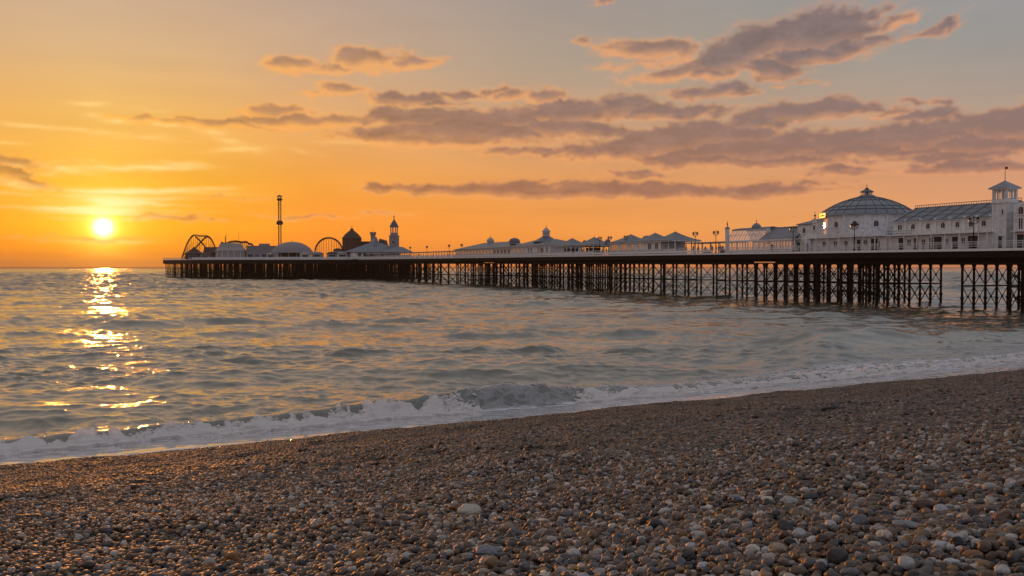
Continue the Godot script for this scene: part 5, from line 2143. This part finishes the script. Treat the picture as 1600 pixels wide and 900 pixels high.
	part(ar, "roof_dome", lathe([[2.0, 1.6], [2.0, 2.4], [1.6, 3.0], [0.8, 3.4], [0.1, 3.55]], 10), M.slate, T(20.5, 0, 2.0))
	for i in 17:
		var x := -25.0 + i * 3.1
		window(a, Vector3(x, 1.65, -0.6), 1.9, 1.5, 0.0, M.bronze_glass if i < 12 else null)
	for i in 18:
		box(a, "pilaster", Vector3(-26.5 + i * 3.1, 1.4, -0.56), Vector3(0.22, 2.8, 0.14), M.white_trim)


func walkway(called: String, label: String, p0: float, p1: float) -> void:
	var t := thing(called, label, "shelter", on_pier((p0 + p1) / 2.0, 0.0), "open walkways along the pier")
	var L := p1 - p0
	var slope := atan(0.004869 * 0.9075)
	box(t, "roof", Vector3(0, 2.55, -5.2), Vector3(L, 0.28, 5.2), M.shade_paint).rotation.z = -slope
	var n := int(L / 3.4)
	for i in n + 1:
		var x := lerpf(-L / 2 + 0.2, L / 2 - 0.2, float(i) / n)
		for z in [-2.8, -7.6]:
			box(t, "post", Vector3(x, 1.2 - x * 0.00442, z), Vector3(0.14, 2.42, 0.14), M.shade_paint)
	for i in int(n / 2.0):
		var x := lerpf(-L / 2 + 2.0, L / 2 - 2.0, (i + 0.5) / int(n / 2.0))
		box(t, "bench", Vector3(x, 0.42 - x * 0.00442, -5.2), Vector3(2.2, 0.84, 0.5), M.deck)


# ---------------------------------------------------------------- rides and buildings on the pierhead
func at_head(x: float, d: float, turn := 0.0) -> Transform3D:
	return T(x, deck_y(d), -d, turn)


func curve_track(s: Shape, pts: Array, r: float, gauge: Vector3, steps := 6) -> Array:   # smooth rails through points; returns the sampled centre line
	var c := Curve3D.new()
	for i in pts.size():
		var a: Vector3 = pts[maxi(i - 1, 0)]
		var b: Vector3 = pts[mini(i + 1, pts.size() - 1)]
		var tang := (b - a) / 6.0
		c.add_point(pts[i], -tang, tang)
	var line := []
	var n := pts.size() * steps
	for i in n + 1:
		line.append(c.sample_baked(c.get_baked_length() * i / n))
	for i in n:
		for k in [-1.0, 1.0]:
			s.bar(line[i] + gauge * k, line[i + 1] + gauge * k, r, 4)
		s.bar(line[i] - Vector3(0, 0.6, 0), line[i + 1] - Vector3(0, 0.6, 0), r * 1.3, 4)
		s.bar(line[i] - gauge, line[i] + gauge, r * 0.7, 3)
		s.bar(line[i], line[i] - Vector3(0, 0.6, 0), r * 0.7, 3)
	return line


func build_pierhead() -> void:
	# looping coaster at the seaward end
	var t := thing("roller_coaster", "roller coaster with steep bow-shaped track and crossing struts near the pier's far end", "roller coaster", at_head(-200.4, 575.0))
	t.scale = Vector3(1.0, 1.1, 1.0)
	var s := Shape.new()
	var line := curve_track(s, [Vector3(-11.5, 0.8, 0), Vector3(-9.5, 5.5, 0.2), Vector3(-7.0, 10.6, 0.6), Vector3(-3.5, 14.2, 1), Vector3(1.0, 14.0, 1.4), Vector3(5.5, 13.8, 1.4), Vector3(8.2, 11.5, 1), Vector3(10.2, 7.0, 0.5), Vector3(11.4, 2.0, 0)], 0.17, Vector3(0, 0, 0.7))
	part(t, "track", s.done(), M.steel)
	var s2 := Shape.new()
	curve_track(s2, [Vector3(-8.0, 1.0, 5), Vector3(-3.5, 4.0, 5), Vector3(1.5, 9.5, 4), Vector3(5.5, 13.2, 3.5), Vector3(7.8, 13.0, 3.5)], 0.16, Vector3(0, 0, 0.7))
	part(t, "track", s2.done(), M.steel)
	var s3 := Shape.new()
	curve_track(s3, [Vector3(-3.6, 13.6, -3), Vector3(0.0, 10.5, -3), Vector3(4.0, 6.0, -3), Vector3(7.8, 3.5, -3), Vector3(12.5, 4.4, -3)], 0.16, Vector3(0, 0, 0.7))
	part(t, "track", s3.done(), M.steel)
	for i in range(2, line.size() - 2, 2):
		var a: Vector3 = line[i]
		rod(t, "support", Vector3(a.x, 0, a.z), a, 0.11, M.steel)
		if i % 4 == 0:
			var b2: Vector3 = line[i + 2]
			rod(t, "brace", Vector3(a.x, a.y * 0.35, a.z), Vector3(b2.x, b2.y * 0.75, b2.z), 0.08, M.steel)
	for k in 5:
		var x := -6.0 + k * 3.4
		rod(t, "support", Vector3(x - 1.4, 0, 3), Vector3(x, 9.0 - absf(k - 2.0) * 1.6, 2), 0.11, M.steel)
	# second track beside it
	var u := thing("wild_mouse_ride", "flat zigzag coaster track on many legs behind the white round pavilion", "roller coaster", at_head(-172.7, 565.0))
	var q := Shape.new()
	var l2 := curve_track(q, [Vector3(-10.5, 10.9, 0), Vector3(-8.0, 10.1, 0), Vector3(-4.5, 11.2, 0), Vector3(-1.0, 11.5, 0), Vector3(2.5, 11.0, 0), Vector3(5.5, 11.2, 0), Vector3(7.0, 10.1, 0), Vector3(9.0, 9.6, 0), Vector3(10.3, 7.8, 0)], 0.2, Vector3(0, 0.25, 0.7))
	part(u, "track", q.done(), M.steel)
	for i in range(0, l2.size(), 3):
		var a: Vector3 = l2[i]
		rod(u, "support", Vector3(a.x + 0.8, 0, a.z), a, 0.12, M.steel)
		rod(u, "support", Vector3(a.x - 1.6, 4.0, a.z), a, 0.10, M.steel)
	var post := rod(u, "sign_post", Vector3(-7.8, 10, 0), Vector3(-7.8, 14.4, 0), 0.3, M.steel)
	rod(u, "sign_arm", Vector3(-7.6, 14.4, 0), Vector3(-7.2, 15.8, 0), 0.12, M.steel)
	rod(u, "mast", Vector3(0.4, 11, 0), Vector3(0.4, 17.5, 0), 0.07, M.steel)
	# tower ride
	var w := thing("drop_tower_ride", "tall thin lattice tower ride with a ring of seats half way up", "ride", at_head(-145.0, 560.0))
	var m := Shape.new()
	var H := 38.5
	for x in [-0.75, 0.75]:
		for z in [-0.75, 0.75]:
			m.bar(Vector3(x, 0, z), Vector3(x, H, z), 0.17, 5)
	for i in 26:
		var y := i * H / 26.0
		var y2 := (i + 1) * H / 26.0
		for k in 4:
			var b := Basis(Vector3.UP, k * PI / 2.0)
			m.bar(b * Vector3(-0.75, y, 0.75), b * Vector3(0.75, y2, 0.75), 0.07, 3)
			m.bar(b * Vector3(-0.75, y, 0.75), b * Vector3(0.75, y, 0.75), 0.07, 3)
	part(w, "mast", m.done(), M.steel)
	var cg := part(w, "seat_ring", lathe([[1.1, 0.0], [1.9, 0.1], [1.9, 0.7], [1.5, 0.9], [1.5, 2.2], [1.9, 2.3], [1.9, 2.5], [1.0, 2.6]], 12), M.steel, T(0, 21.5, 0))
	for k in 10:
		var a := TAU * k / 10.0
		box(cg, "seat", Vector3(cos(a) * 1.8, 1.3, sin(a) * 1.8), Vector3(0.5, 1.1, 0.5), M.brown_wall, -a)
	for k in 6:
		var a := TAU * k / 6.0
		rod(w, "crown_post", Vector3(cos(a) * 1.0, 37.6, sin(a) * 1.0), Vector3(cos(a) * 1.5, 39.2, sin(a) * 1.5), 0.1, M.steel)
	part(w, "crown", lathe([[1.1, 36.6], [1.9, 37.2], [1.9, 37.6], [1.3, 37.7]], 10), M.steel)
	part(w, "crown_roof", lathe([[1.75, 39.1], [1.6, 39.5], [0.6, 40.0], [0.1, 40.2]], 10), M.steel)
	# arch-shaped coaster
	var g := thing("arched_coaster", "half-hoop coaster track standing on a comb of upright posts", "roller coaster", at_head(-106.2, 520.0))
	var gs := Shape.new()
	var hoop := []
	for k in 9:
		var a := PI * (1.0 - k / 8.0)
		hoop.append(Vector3(cos(a) * 8.3, 3.0 + sin(a) * 9.6, 0))
	var gl := curve_track(gs, hoop, 0.2, Vector3(0, 0, 0.8))
	part(g, "track", gs.done(), M.steel)
	for i in range(3, gl.size() - 3, 3):
		var a: Vector3 = gl[i]
		rod(g, "support", Vector3(a.x, 0, 0.4), a, 0.13, M.steel)
	box(g, "station", Vector3(5.5, 3.6, 1.5), Vector3(4.5, 3.2, 4.0), M.grey_canvas)
	part(g, "station_roof", hip_mesh(4.5, 4.0, 1.0, 2.0), M.brown_roof, T(5.5, 5.2, 1.5))
	# white round pavilion
	var v := thing("round_pavilion", "pale round pavilion with a flat-topped tent roof at the pierhead front", "pavilion", at_head(-169.6, 541.0))
	part(v, "wall", lathe([[9.2, 0.0], [9.2, 4.6], [9.6, 4.7], [9.6, 5.0]], 12, PI / 12, 1.0, 0.6), M.pale_canvas)
	part(v, "roof", lathe([[9.5, 5.0], [9.4, 5.3], [7.6, 7.0], [6.7, 9.0], [6.5, 9.4], [2.0, 9.7]], 12, PI / 12, 1.0, 0.6), M.pale_canvas)
	for k in 5:
		box(v, "panel_post", Vector3(-7.0 + k * 3.5, 2.4, [3.9, 5.25, 5.65, 5.25, 3.9][k]), Vector3(0.3, 4.6, 0.3), M.white_trim)
	# tent and sheds left of it
	var te := thing("pyramid_tent", "brown pyramid-roofed stall under the roller coaster", "stall", at_head(-197.0, 556.0))
	box(te, "wall", Vector3(0, 1.6, 0), Vector3(9.0, 3.2, 6.0), M.brown_wall)
	pyramid(te, Vector3(0, 3.2, 0), 11.0, 7.5, 4.6, M.brown_roof)
	window(te, Vector3(0, 1.7, 3.0), 5.0, 1.6, 0.0, M.dark, 3)
	var sh := thing("sloping_roof_stall", "low stall with a lopsided roof between the roller coaster and the round pavilion", "stall", at_head(-186.1, 558.0))
	box(sh, "wall", Vector3(0, 2.0, 0), Vector3(14.0, 4.0, 6.0), M.brown_wall)
	part(sh, "roof", gable_roof_front(-5.0, 6.0, 4.0, 4.0, 1.0, 7.6, -4.0, 4.0, 0.3), M.brown_roof)
	window(sh, Vector3(-2.5, 2.0, 3.0), 3.0, 1.6, 0.0, M.dark)
	# low grey building
	var lb := thing("low_grey_arcade", "low grey flat-roofed arcade with a box on top, left of the shallow dome", "arcade", at_head(-151.2, 540.0))
	box(lb, "wall", Vector3(0, 3.9, -4.0), Vector3(17.5, 7.8, 9.0), M.grey_canvas)
	box(lb, "roof_edge", Vector3(0, 7.9, -4.0), Vector3(18.2, 0.3, 9.6), M.pale_canvas)
	box(lb, "roof_box", Vector3(1.0, 8.7, -4.0), Vector3(5.6, 1.5, 4.0), M.grey_canvas)
	for k in 4:
		var wn := window(lb, Vector3(-6.2 + k * 4.1, 1.9, 0.5), 2.8, 2.4, 0.0, [M.dark, M.blue_paint, M.glass_dark, M.dark][k])
	# shallow dome
	var dd := thing("shallow_dome_hall", "wide shallow-domed ride hall with open sides beside the tall tower ride", "ride hall", at_head(-129.4, 528.0))
	part(dd, "roof", lathe([[12.6, 3.6], [12.4, 4.1], [10.5, 6.6], [8.0, 8.3], [5.0, 9.6], [2.0, 10.1], [0.3, 10.25]], 20, 0.0, 1.0, 0.75), M.grey_canvas)
	part(dd, "core", lathe([[8.0, 0.0], [8.0, 3.9]], 14, 0.0, 1.0, 0.7), M.brown_wall)
	for k in 9:
		var a := PI * k / 8.0
		part(dd, "post", cyl_mesh(0.2, 0.2, 3.8, 7), M.pale_canvas, T(cos(a) * 11.8, 1.9, sin(a) * 8.8))
	finial(dd, Vector3(0, 10.1, 0), 1.6, M.steel)
	for k in 5:
		box(dd, "ride_car", Vector3(-8.5 + k * 4.2, 0.7, 7.6), Vector3(1.8, 1.3, 1.4), [M.blue_paint, M.yellow_paint, M.red_paint, M.blue_paint, M.pale_canvas][k])
	# brown eight-sided hall with ball on top
	var br := thing("brown_octagon_hall", "dark brown eight-sided hall with a peaked roof and ball finial", "hall", at_head(-91.4, 512.0))
	part(br, "wall", lathe([[5.3, 0.0], [5.3, 11.2], [5.6, 11.3], [5.6, 11.6]], 8, PI / 8), M.brown_wall)
	var brr := part(br, "roof", lathe([[5.75, 11.6], [5.5, 12.2], [3.6, 14.4], [1.8, 15.9], [1.0, 16.3], [1.0, 17.1], [0.4, 17.5]], 8, PI / 8), M.brown_roof)
	finial(brr, Vector3(0, 17.3, 0), 2.2, M.steel)
	for k in 8:
		var a := TAU * k / 8.0 + PI / 8
		rod(br, "corner_post", Vector3(cos(a) * 5.3, 0, sin(a) * 5.3), Vector3(cos(a) * 5.3, 11.4, sin(a) * 5.3), 0.18, M.brown_roof)
	var hb := thing("brown_barrel_hall", "dark brown hall with rounded roof joined behind the small turret", "hall", at_head(-80.8, 524.0))
	box(hb, "wall", Vector3(-1.0, 5.0, 0), Vector3(14.0, 10.4, 8.0), M.brown_wall)
	var bs := Shape.new()
	var la := []
	var lb2 := []
	for k in 9:
		var a := PI * k / 8.0
		la.append(Vector3(-1.0 + 4.5, 9.0 + sin(a) * 3.0, cos(a) * 4.6))
		lb2.append(Vector3(7.5, 7.5 + sin(a) * 3.4, cos(a) * 4.6))
	bs.rings([la, lb2])
	part(hb, "barrel_roof", bs.done(), M.brown_roof)
	box(hb, "end_wall", Vector3(6.6, 4.4, 0), Vector3(3.0, 8.8, 7.0), M.brown_wall)
	var tu := thing("castle_turret", "small turret with a crown of battlements before the brown hall", "turret", at_head(-78.6, 507.0))
	part(tu, "shaft", lathe([[2.0, 0.0], [1.8, 9.5], [1.35, 10.2], [1.35, 13.4], [1.7, 13.8], [1.7, 14.4]], 10), M.grey_canvas)
	for k in 7:
		var a := TAU * k / 7.0
		box(tu, "battlement", Vector3(cos(a) * 1.5, 14.8, sin(a) * 1.5), Vector3(0.6, 0.8, 0.6), M.grey_canvas, -a)
	rod(tu, "mast", Vector3(0, 14, 0), Vector3(0, 18.0, 0), 0.08, M.steel)
	# white hip-roofed cafe and its neighbour
	var cf := thing("hip_roofed_cafe", "wide white cafe with a sagging grey hipped roof at the pierhead's landward end", "cafe", at_head(-75.1, 489.0))
	box(cf, "wall", Vector3(0, 2.0, -4.0), Vector3(26.0, 4.0, 10.0), M.white_paint)
	part(cf, "roof", hip_mesh(31.0, 12.0, 5.4, 5.0, 0.6), M.lead, T(0, 3.6, -4.0))
	part(cf, "roof_peak", lathe([[3.0, 7.0], [1.8, 8.8], [1.2, 10.8], [0.4, 12.2]], 8), M.lead, T(0, 0, -4.0))
	for k in 8:
		window(cf, Vector3(-11.0 + k * 3.1, 2.2, 1.0), [1.6, 1.6, 2.0, 1.0][k % 4], 1.8, 0.0, [M.bronze_glass, M.dark, M.glass_dark, M.dark][k % 4])
	var cb := thing("side_bar", "white bar counter with low roof, right of the hip-roofed cafe under the spired tower", "bar", at_head(-60.8, 478.0))
	box(cb, "wall", Vector3(0, 1.0, -3.0), Vector3(12.0, 2.0, 5.0), M.white_paint)
	part(cb, "roof", hip_mesh(15.0, 8.0, 3.0, 4.0, 0.4), M.lead, T(0, 3.4, -3.0))
	for k in 6:
		box(cb, "post", Vector3(-5.8 + k * 2.32, 1.75, -0.2), Vector3(0.2, 3.5, 0.2), M.white_trim)
	# spired tower
	var sp := thing("spired_tower", "square tower with open lantern stage, pointed roof and spire", "tower", at_head(-64.4, 490.0))
	box(sp, "shaft", Vector3(0, 6.2, 0), Vector3(4.8, 12.4, 4.8), M.grey_canvas)
	box(sp, "cornice", Vector3(0, 12.5, 0), Vector3(5.4, 0.35, 5.4), M.pale_canvas)
	part(sp, "lantern_base", lathe([[2.3, 12.6], [2.1, 14.2]], 8, PI / 8), M.grey_canvas)
	for k in 8:
		var a := TAU * k / 8.0 + PI / 8
		rod(sp, "lantern_post", Vector3(cos(a) * 1.95, 14.2, sin(a) * 1.95), Vector3(cos(a) * 1.95, 17.3, sin(a) * 1.95), 0.2, M.pale_canvas)
	part(sp, "roof", lathe([[2.7, 17.2], [2.55, 17.5], [1.5, 19.6], [0.5, 21.0], [0.15, 21.5]], 8, PI / 8), M.rib)
	finial(sp, Vector3(0, 21.4, 0), 3.0, M.steel)
	window(sp, Vector3(0, 9.0, 2.4), 1.4, 2.0)
	# stalls between
	for k in 6:
		var px: float = [-118.5, -110.3, -100.4, -93.7, -143.6, -185.4][k]
		var dz: float = [515.0, 508.0, 502.0, 497.0, 536.0, 543.0][k]
		var o := thing("side_stall", ["white side stall at the right foot of the shallow dome", "striped-front stall under the arched coaster's left leg", "grey stall under the middle of the arched coaster", "white stall left of the brown eight-sided hall", "white stall between the grey arcade and the shallow dome", "grey stall below the pyramid tent by the railing"][k], "stall", at_head(px, dz), "small stalls along the pierhead railing")
		box(o, "wall", Vector3(0, 1.5, 0), Vector3(5.6, 3.0, 4.0), [M.white_paint, M.pale_canvas, M.grey_canvas, M.white_paint, M.white_paint, M.grey_canvas][k])
		part(o, "roof", hip_mesh(6.0, 4.4, 1.0, 3.4, 0.4), [M.lead, M.grey_canvas, M.brown_roof, M.lead, M.pale_canvas, M.brown_roof][k], T(0, 3.0, 0))
		window(o, Vector3(0, 1.7, 2.0), 3.6, 1.3, 0.0, M.dark, 2)


# ---------------------------------------------------------------- lamps and people
func build_lamps_and_people() -> void:
	var first: Node3D = null
	var lamps := [[73.9, "tall twin-lantern lamp on the open walkway left of the glazed hall"], [24.0, "twin-lantern lamp standing before the domed hall"], [105.0, "lamp rising behind the middle roof of the three-roofed kiosk"], [113.5, "lamp at the seaward corner of the three-roofed kiosk"], [119.0, "lamp between the three-roofed kiosk and the nearer small shelter"],
		[66.0, "lamp close to the end pier of the glazed hall"], [226.0, "lamp at the seaward end of the ball-topped pavilion"], [240.0, "lamp by the long walkway, first beyond the ball-topped pavilion"], [267.0, "lamp half way along the long walkway"], [290.0, "lamp on the long walkway, nearest the side bar"], [40.5, "lamp at the joint of the domed and the glazed hall"], [-1.5, "lamp at the tower's left foot"]]
	for l in lamps:
		var at := on_pier(l[0], -1.2)
		var o: Node3D
		if first == null:
			o = thing("lamp_post", l[1], "lamp", at, "lamp posts along the pier")
			part(o, "pole", lathe([[0.2, 0.0], [0.2, 0.4], [0.1, 0.5], [0.085, 2.5], [0.13, 2.6], [0.07, 2.75], [0.06, 4.9], [0.1, 5.0], [0.02, 5.4]], 8), M.iron)
			for s in [-1.0, 1.0]:
				var h := Shape.new()
				h.bar(Vector3(0, 4.1, 0), Vector3(s * 0.45, 4.05, 0), 0.05)
				h.bar(Vector3(s * 0.45, 4.05, 0), Vector3(s * 0.75, 4.3, 0), 0.05)
				part(o, "arm", h.done(), M.iron)
				var g := part(o, "lantern", lathe([[0.1, 4.3], [0.24, 4.45], [0.26, 4.8]], 8), M.lamp_glass, T(s * 0.75, 0, 0))
				part(g, "lantern_cap", lathe([[0.32, 4.8], [0.3, 4.86], [0.12, 5.05], [0.03, 5.2]], 8), M.iron)
			first = o
		else:
			o = first.duplicate()
			o.name = numbered("lamp_post")
			add_child(o)
			o.transform = at
			tag(o, l[1], "lamp", "lamp posts along the pier")
	build_people()


func capsule_field(bones: Array, cell: float) -> ArrayMesh:   # one smooth skin over tapered capsules: surface nets
	var lo := Vector3.ONE * 1e9
	var hi := -Vector3.ONE * 1e9
	for b in bones:
		for e in [0, 1]:
			lo = lo.min(b[e] - Vector3.ONE * (b[2 + e] + cell * 2.0))
			hi = hi.max(b[e] + Vector3.ONE * (b[2 + e] + cell * 2.0))
	var n := Vector3i(((hi - lo) / cell).ceil()) + Vector3i.ONE
	var f := PackedFloat32Array()
	f.resize(n.x * n.y * n.z)
	for z in n.z:
		for y in n.y:
			for x in n.x:
				var p := lo + Vector3(x, y, z) * cell
				var d := 9.0
				for b in bones:
					var ab: Vector3 = b[1] - b[0]
					var t: float = clampf((p - b[0]).dot(ab) / maxf(ab.length_squared(), 1e-6), 0.0, 1.0)
					var k: float = (p - b[0] - ab * t).length() - lerpf(b[2], b[3], t)
					var h := clampf(0.5 + 0.5 * (k - d) / 0.03, 0.0, 1.0)
					d = lerpf(k, d, h) - 0.03 * h * (1.0 - h)
				f[(z * n.y + y) * n.x + x] = d
	var at := {}
	var s := SurfaceTool.new()
	s.begin(Mesh.PRIMITIVE_TRIANGLES)
	var verts := []
	for z in n.z - 1:
		for y in n.y - 1:
			for x in n.x - 1:
				var sum := Vector3.ZERO
				var c := 0
				for e in [[0, 1], [2, 3], [4, 5], [6, 7], [0, 2], [1, 3], [4, 6], [5, 7], [0, 4], [1, 5], [2, 6], [3, 7]]:
					var a := Vector3i(x + (e[0] & 1), y + ((e[0] >> 1) & 1), z + (e[0] >> 2))
					var b := Vector3i(x + (e[1] & 1), y + ((e[1] >> 1) & 1), z + (e[1] >> 2))
					var fa := f[(a.z * n.y + a.y) * n.x + a.x]
					var fb := f[(b.z * n.y + b.y) * n.x + b.x]
					if (fa < 0.0) != (fb < 0.0):
						sum += Vector3(a) + Vector3(b - a) * (fa / (fa - fb))
						c += 1
				if c:
					at[Vector3i(x, y, z)] = verts.size()
					verts.append(lo + sum / c * cell)
	var idx := PackedInt32Array()
	for v in at:
		var o := f[(v.z * n.y + v.y) * n.x + v.x] < 0.0
		for axis in 3:
			var u := Vector3i.ZERO
			u[axis] = 1
			var w: Vector3i = v + u
			if w.x >= n.x or w.y >= n.y or w.z >= n.z:
				continue
			if (f[(w.z * n.y + w.y) * n.x + w.x] < 0.0) == o:
				continue
			var a := Vector3i.ZERO
			var b := Vector3i.ZERO
			a[(axis + 1) % 3] = 1
			b[(axis + 2) % 3] = 1
			if at.has(v - a) and at.has(v - b) and at.has(v - a - b):
				var quad_ := [at[v], at[v - a], at[v - a - b], at[v - b]]
				if o:
					idx.append_array([quad_[0], quad_[1], quad_[2], quad_[0], quad_[2], quad_[3]])
				else:
					idx.append_array([quad_[0], quad_[2], quad_[1], quad_[0], quad_[3], quad_[2]])
	for v in verts:
		s.add_vertex(v)
	for i in idx:
		s.add_index(i)
	s.generate_normals()
	return s.commit()


func person_mesh(pose: int) -> Array:   # [clothes, head and hands] of one standing or walking figure 1.72 m tall
	var V := func(x, y, z): return Vector3(x, y, z)
	var st: float = [0.05, 0.24, 0.12][pose]
	var hip := 0.90
	var b := [
		[V.call(-0.09, hip, 0), V.call(-0.10, 0.48, st), 0.095, 0.065], [V.call(-0.10, 0.48, st), V.call(-0.10, 0.09, st - 0.06), 0.06, 0.042], [V.call(-0.10, 0.05, st - 0.08), V.call(-0.11, 0.04, st + 0.10), 0.045, 0.035],
		[V.call(0.09, hip, 0), V.call(0.10, 0.48, -st * 0.4), 0.095, 0.065], [V.call(0.10, 0.48, -st * 0.4), V.call(0.10, 0.09, -st), 0.06, 0.042], [V.call(0.10, 0.05, -st - 0.02), V.call(0.11, 0.04, -st + 0.15), 0.045, 0.035],
		[V.call(0, hip + 0.02, 0), V.call(0, 1.12, 0), 0.15, 0.14], [V.call(0, 1.12, 0), V.call(0, 1.34, 0.0), 0.145, 0.15], [V.call(-0.14, 1.38, 0), V.call(0.14, 1.38, 0), 0.075, 0.075], [V.call(0, 1.40, 0), V.call(0, 1.47, 0.01), 0.07, 0.055]]
	var hands := []
	for s in [-1.0, 1.0]:
		var el: Vector3 = V.call(s * 0.25, 1.10, -0.03 * s * st * 8.0 if pose else 0.0)
		var wr: Vector3 = V.call(s * 0.25, 0.88, 0.10 if pose == 1 else 0.04)
		if pose == 2 and s > 0:   # leaning an arm on the rail
			el = V.call(0.26, 1.14, 0.12)
			wr = V.call(0.20, 1.12, 0.34)
		b.append([V.call(s * 0.19, 1.37, 0), el, 0.062, 0.048])
		b.append([el, wr, 0.047, 0.036])
		var tip: Vector3 = wr + (wr - el).normalized() * 0.09
		hands.append([wr, tip, 0.034, 0.030])
		for k in 4:
			var o := Vector3((k - 1.5) * 0.017, 0, 0)
			hands.append([tip + o, tip + o + (wr - el).normalized() * ([0.06, 0.075, 0.07, 0.055][k]) + Vector3(0, 0, 0.012), 0.010, 0.008])
		hands.append([wr + (wr - el).normalized() * 0.03, wr + (wr - el).normalized() * 0.075 + Vector3(-s * 0.035, 0, 0.025), 0.012, 0.009])
	var skin := [[V.call(0, 1.45, 0.01), V.call(0, 1.52, 0.02), 0.05, 0.055], [V.call(0, 1.60, 0.01), V.call(0, 1.64, 0.0), 0.088, 0.09], [V.call(0, 1.54, 0.05), V.call(0, 1.56, 0.04), 0.05, 0.06], [V.call(0, 1.585, 0.10), V.call(0, 1.60, 0.095), 0.014, 0.010], [V.call(-0.09, 1.58, 0), V.call(-0.092, 1.61, 0), 0.016, 0.016], [V.call(0.09, 1.58, 0), V.call(0.092, 1.61, 0), 0.016, 0.016]]
	var hair := [[V.call(0, 1.62, -0.03), V.call(0, 1.66, -0.015), 0.092, 0.088], [V.call(0, 1.55, -0.07), V.call(0, 1.60, -0.05), 0.05, 0.07]]
	return [capsule_field(b, 0.03), capsule_field(skin + hands, 0.018), capsule_field(hair, 0.025)]


func build_people() -> void:
	var kinds := []
	for k in 3:
		kinds.append(person_mesh(k))
	var coats := [M.coat_dark, M.coat_grey, M.coat_red, M.coat_tan, M.coat_dark]
	var words := ["dark clothes", "grey clothes", "a red coat", "a tan coat", "black clothes"]
	var poses := ["standing", "walking", "leaning over"]
	var r := RandomNumberGenerator.new()
	r.seed = 15
	var spots := []
	for k in 13:
		spots.append([114.0 + k * 1.35 + r.randf_range(-0.3, 0.3), r.randf_range(-5.0, -1.6), "seaward of the three-roofed kiosk"])
	for k in 11:
		spots.append([64.5 + k * 1.4 + r.randf_range(-0.4, 0.4), r.randf_range(-5.0, -1.2), "from the glazed hall"])
	for k in 6:
		spots.append([-2.0 + k * 9.5 + r.randf_range(-2, 2), r.randf_range(-1.8, -0.6), ["before the tower", "before the long hall", "at the right of the domed hall", "before the domed hall", "at the glazed hall's near half", "at the glazed hall's far half"][k]])
	for k in 8:
		spots.append([246.0 + k * 15.0 + r.randf_range(-3, 3), r.randf_range(-2.6, -1.0), "on the long walkway"])
	var count := {}
	var ord_ := ['first', 'second', 'third', 'fourth', 'fifth', 'sixth', 'seventh', 'eighth', 'ninth', 'tenth', 'eleventh', 'twelfth', 'thirteenth', 'fourteenth']
	for k in 14:
		var t := 0.08 + k * 0.062 + r.randf_range(-0.02, 0.02)
		spots.append([376.0 + 77.0 * t + 1.2, 70.0 * t - 1.6, 'along the pierhead railing'])
	for k in spots.size():
		var s: Array = spots[k]
		var pose: int = 2 if s[1] > -1.0 else r.randi() % 2
		var c := r.randi() % 5
		count[s[2]] = count.get(s[2], 0) + 1
		var o := thing("person", ("%s person out to sea %s, in %s, %s" % [ord_[count[s[2]] - 1], s[2], words[c], poses[pose]]) if k < 24 or k > 29 else ("lone person %s, in %s, %s" % [s[2], words[c], poses[pose]]), "person", on_pier(s[0], -0.45 if pose == 2 else s[1], 0.0, 0.0 if pose == 2 else r.randf_range(-0.5, 0.5) + (PI / 2 if r.randf() < 0.5 else -PI / 2)), "people on the pier")
		o.scale = Vector3.ONE * r.randf_range(0.95, 1.06)
		part(o, "clothes", kinds[pose][0], coats[c])
		part(o, "face_and_hands", kinds[pose][1], M.skin)
		part(o, "hair", kinds[pose][2], M.brown_roof if c % 2 else M.dark)
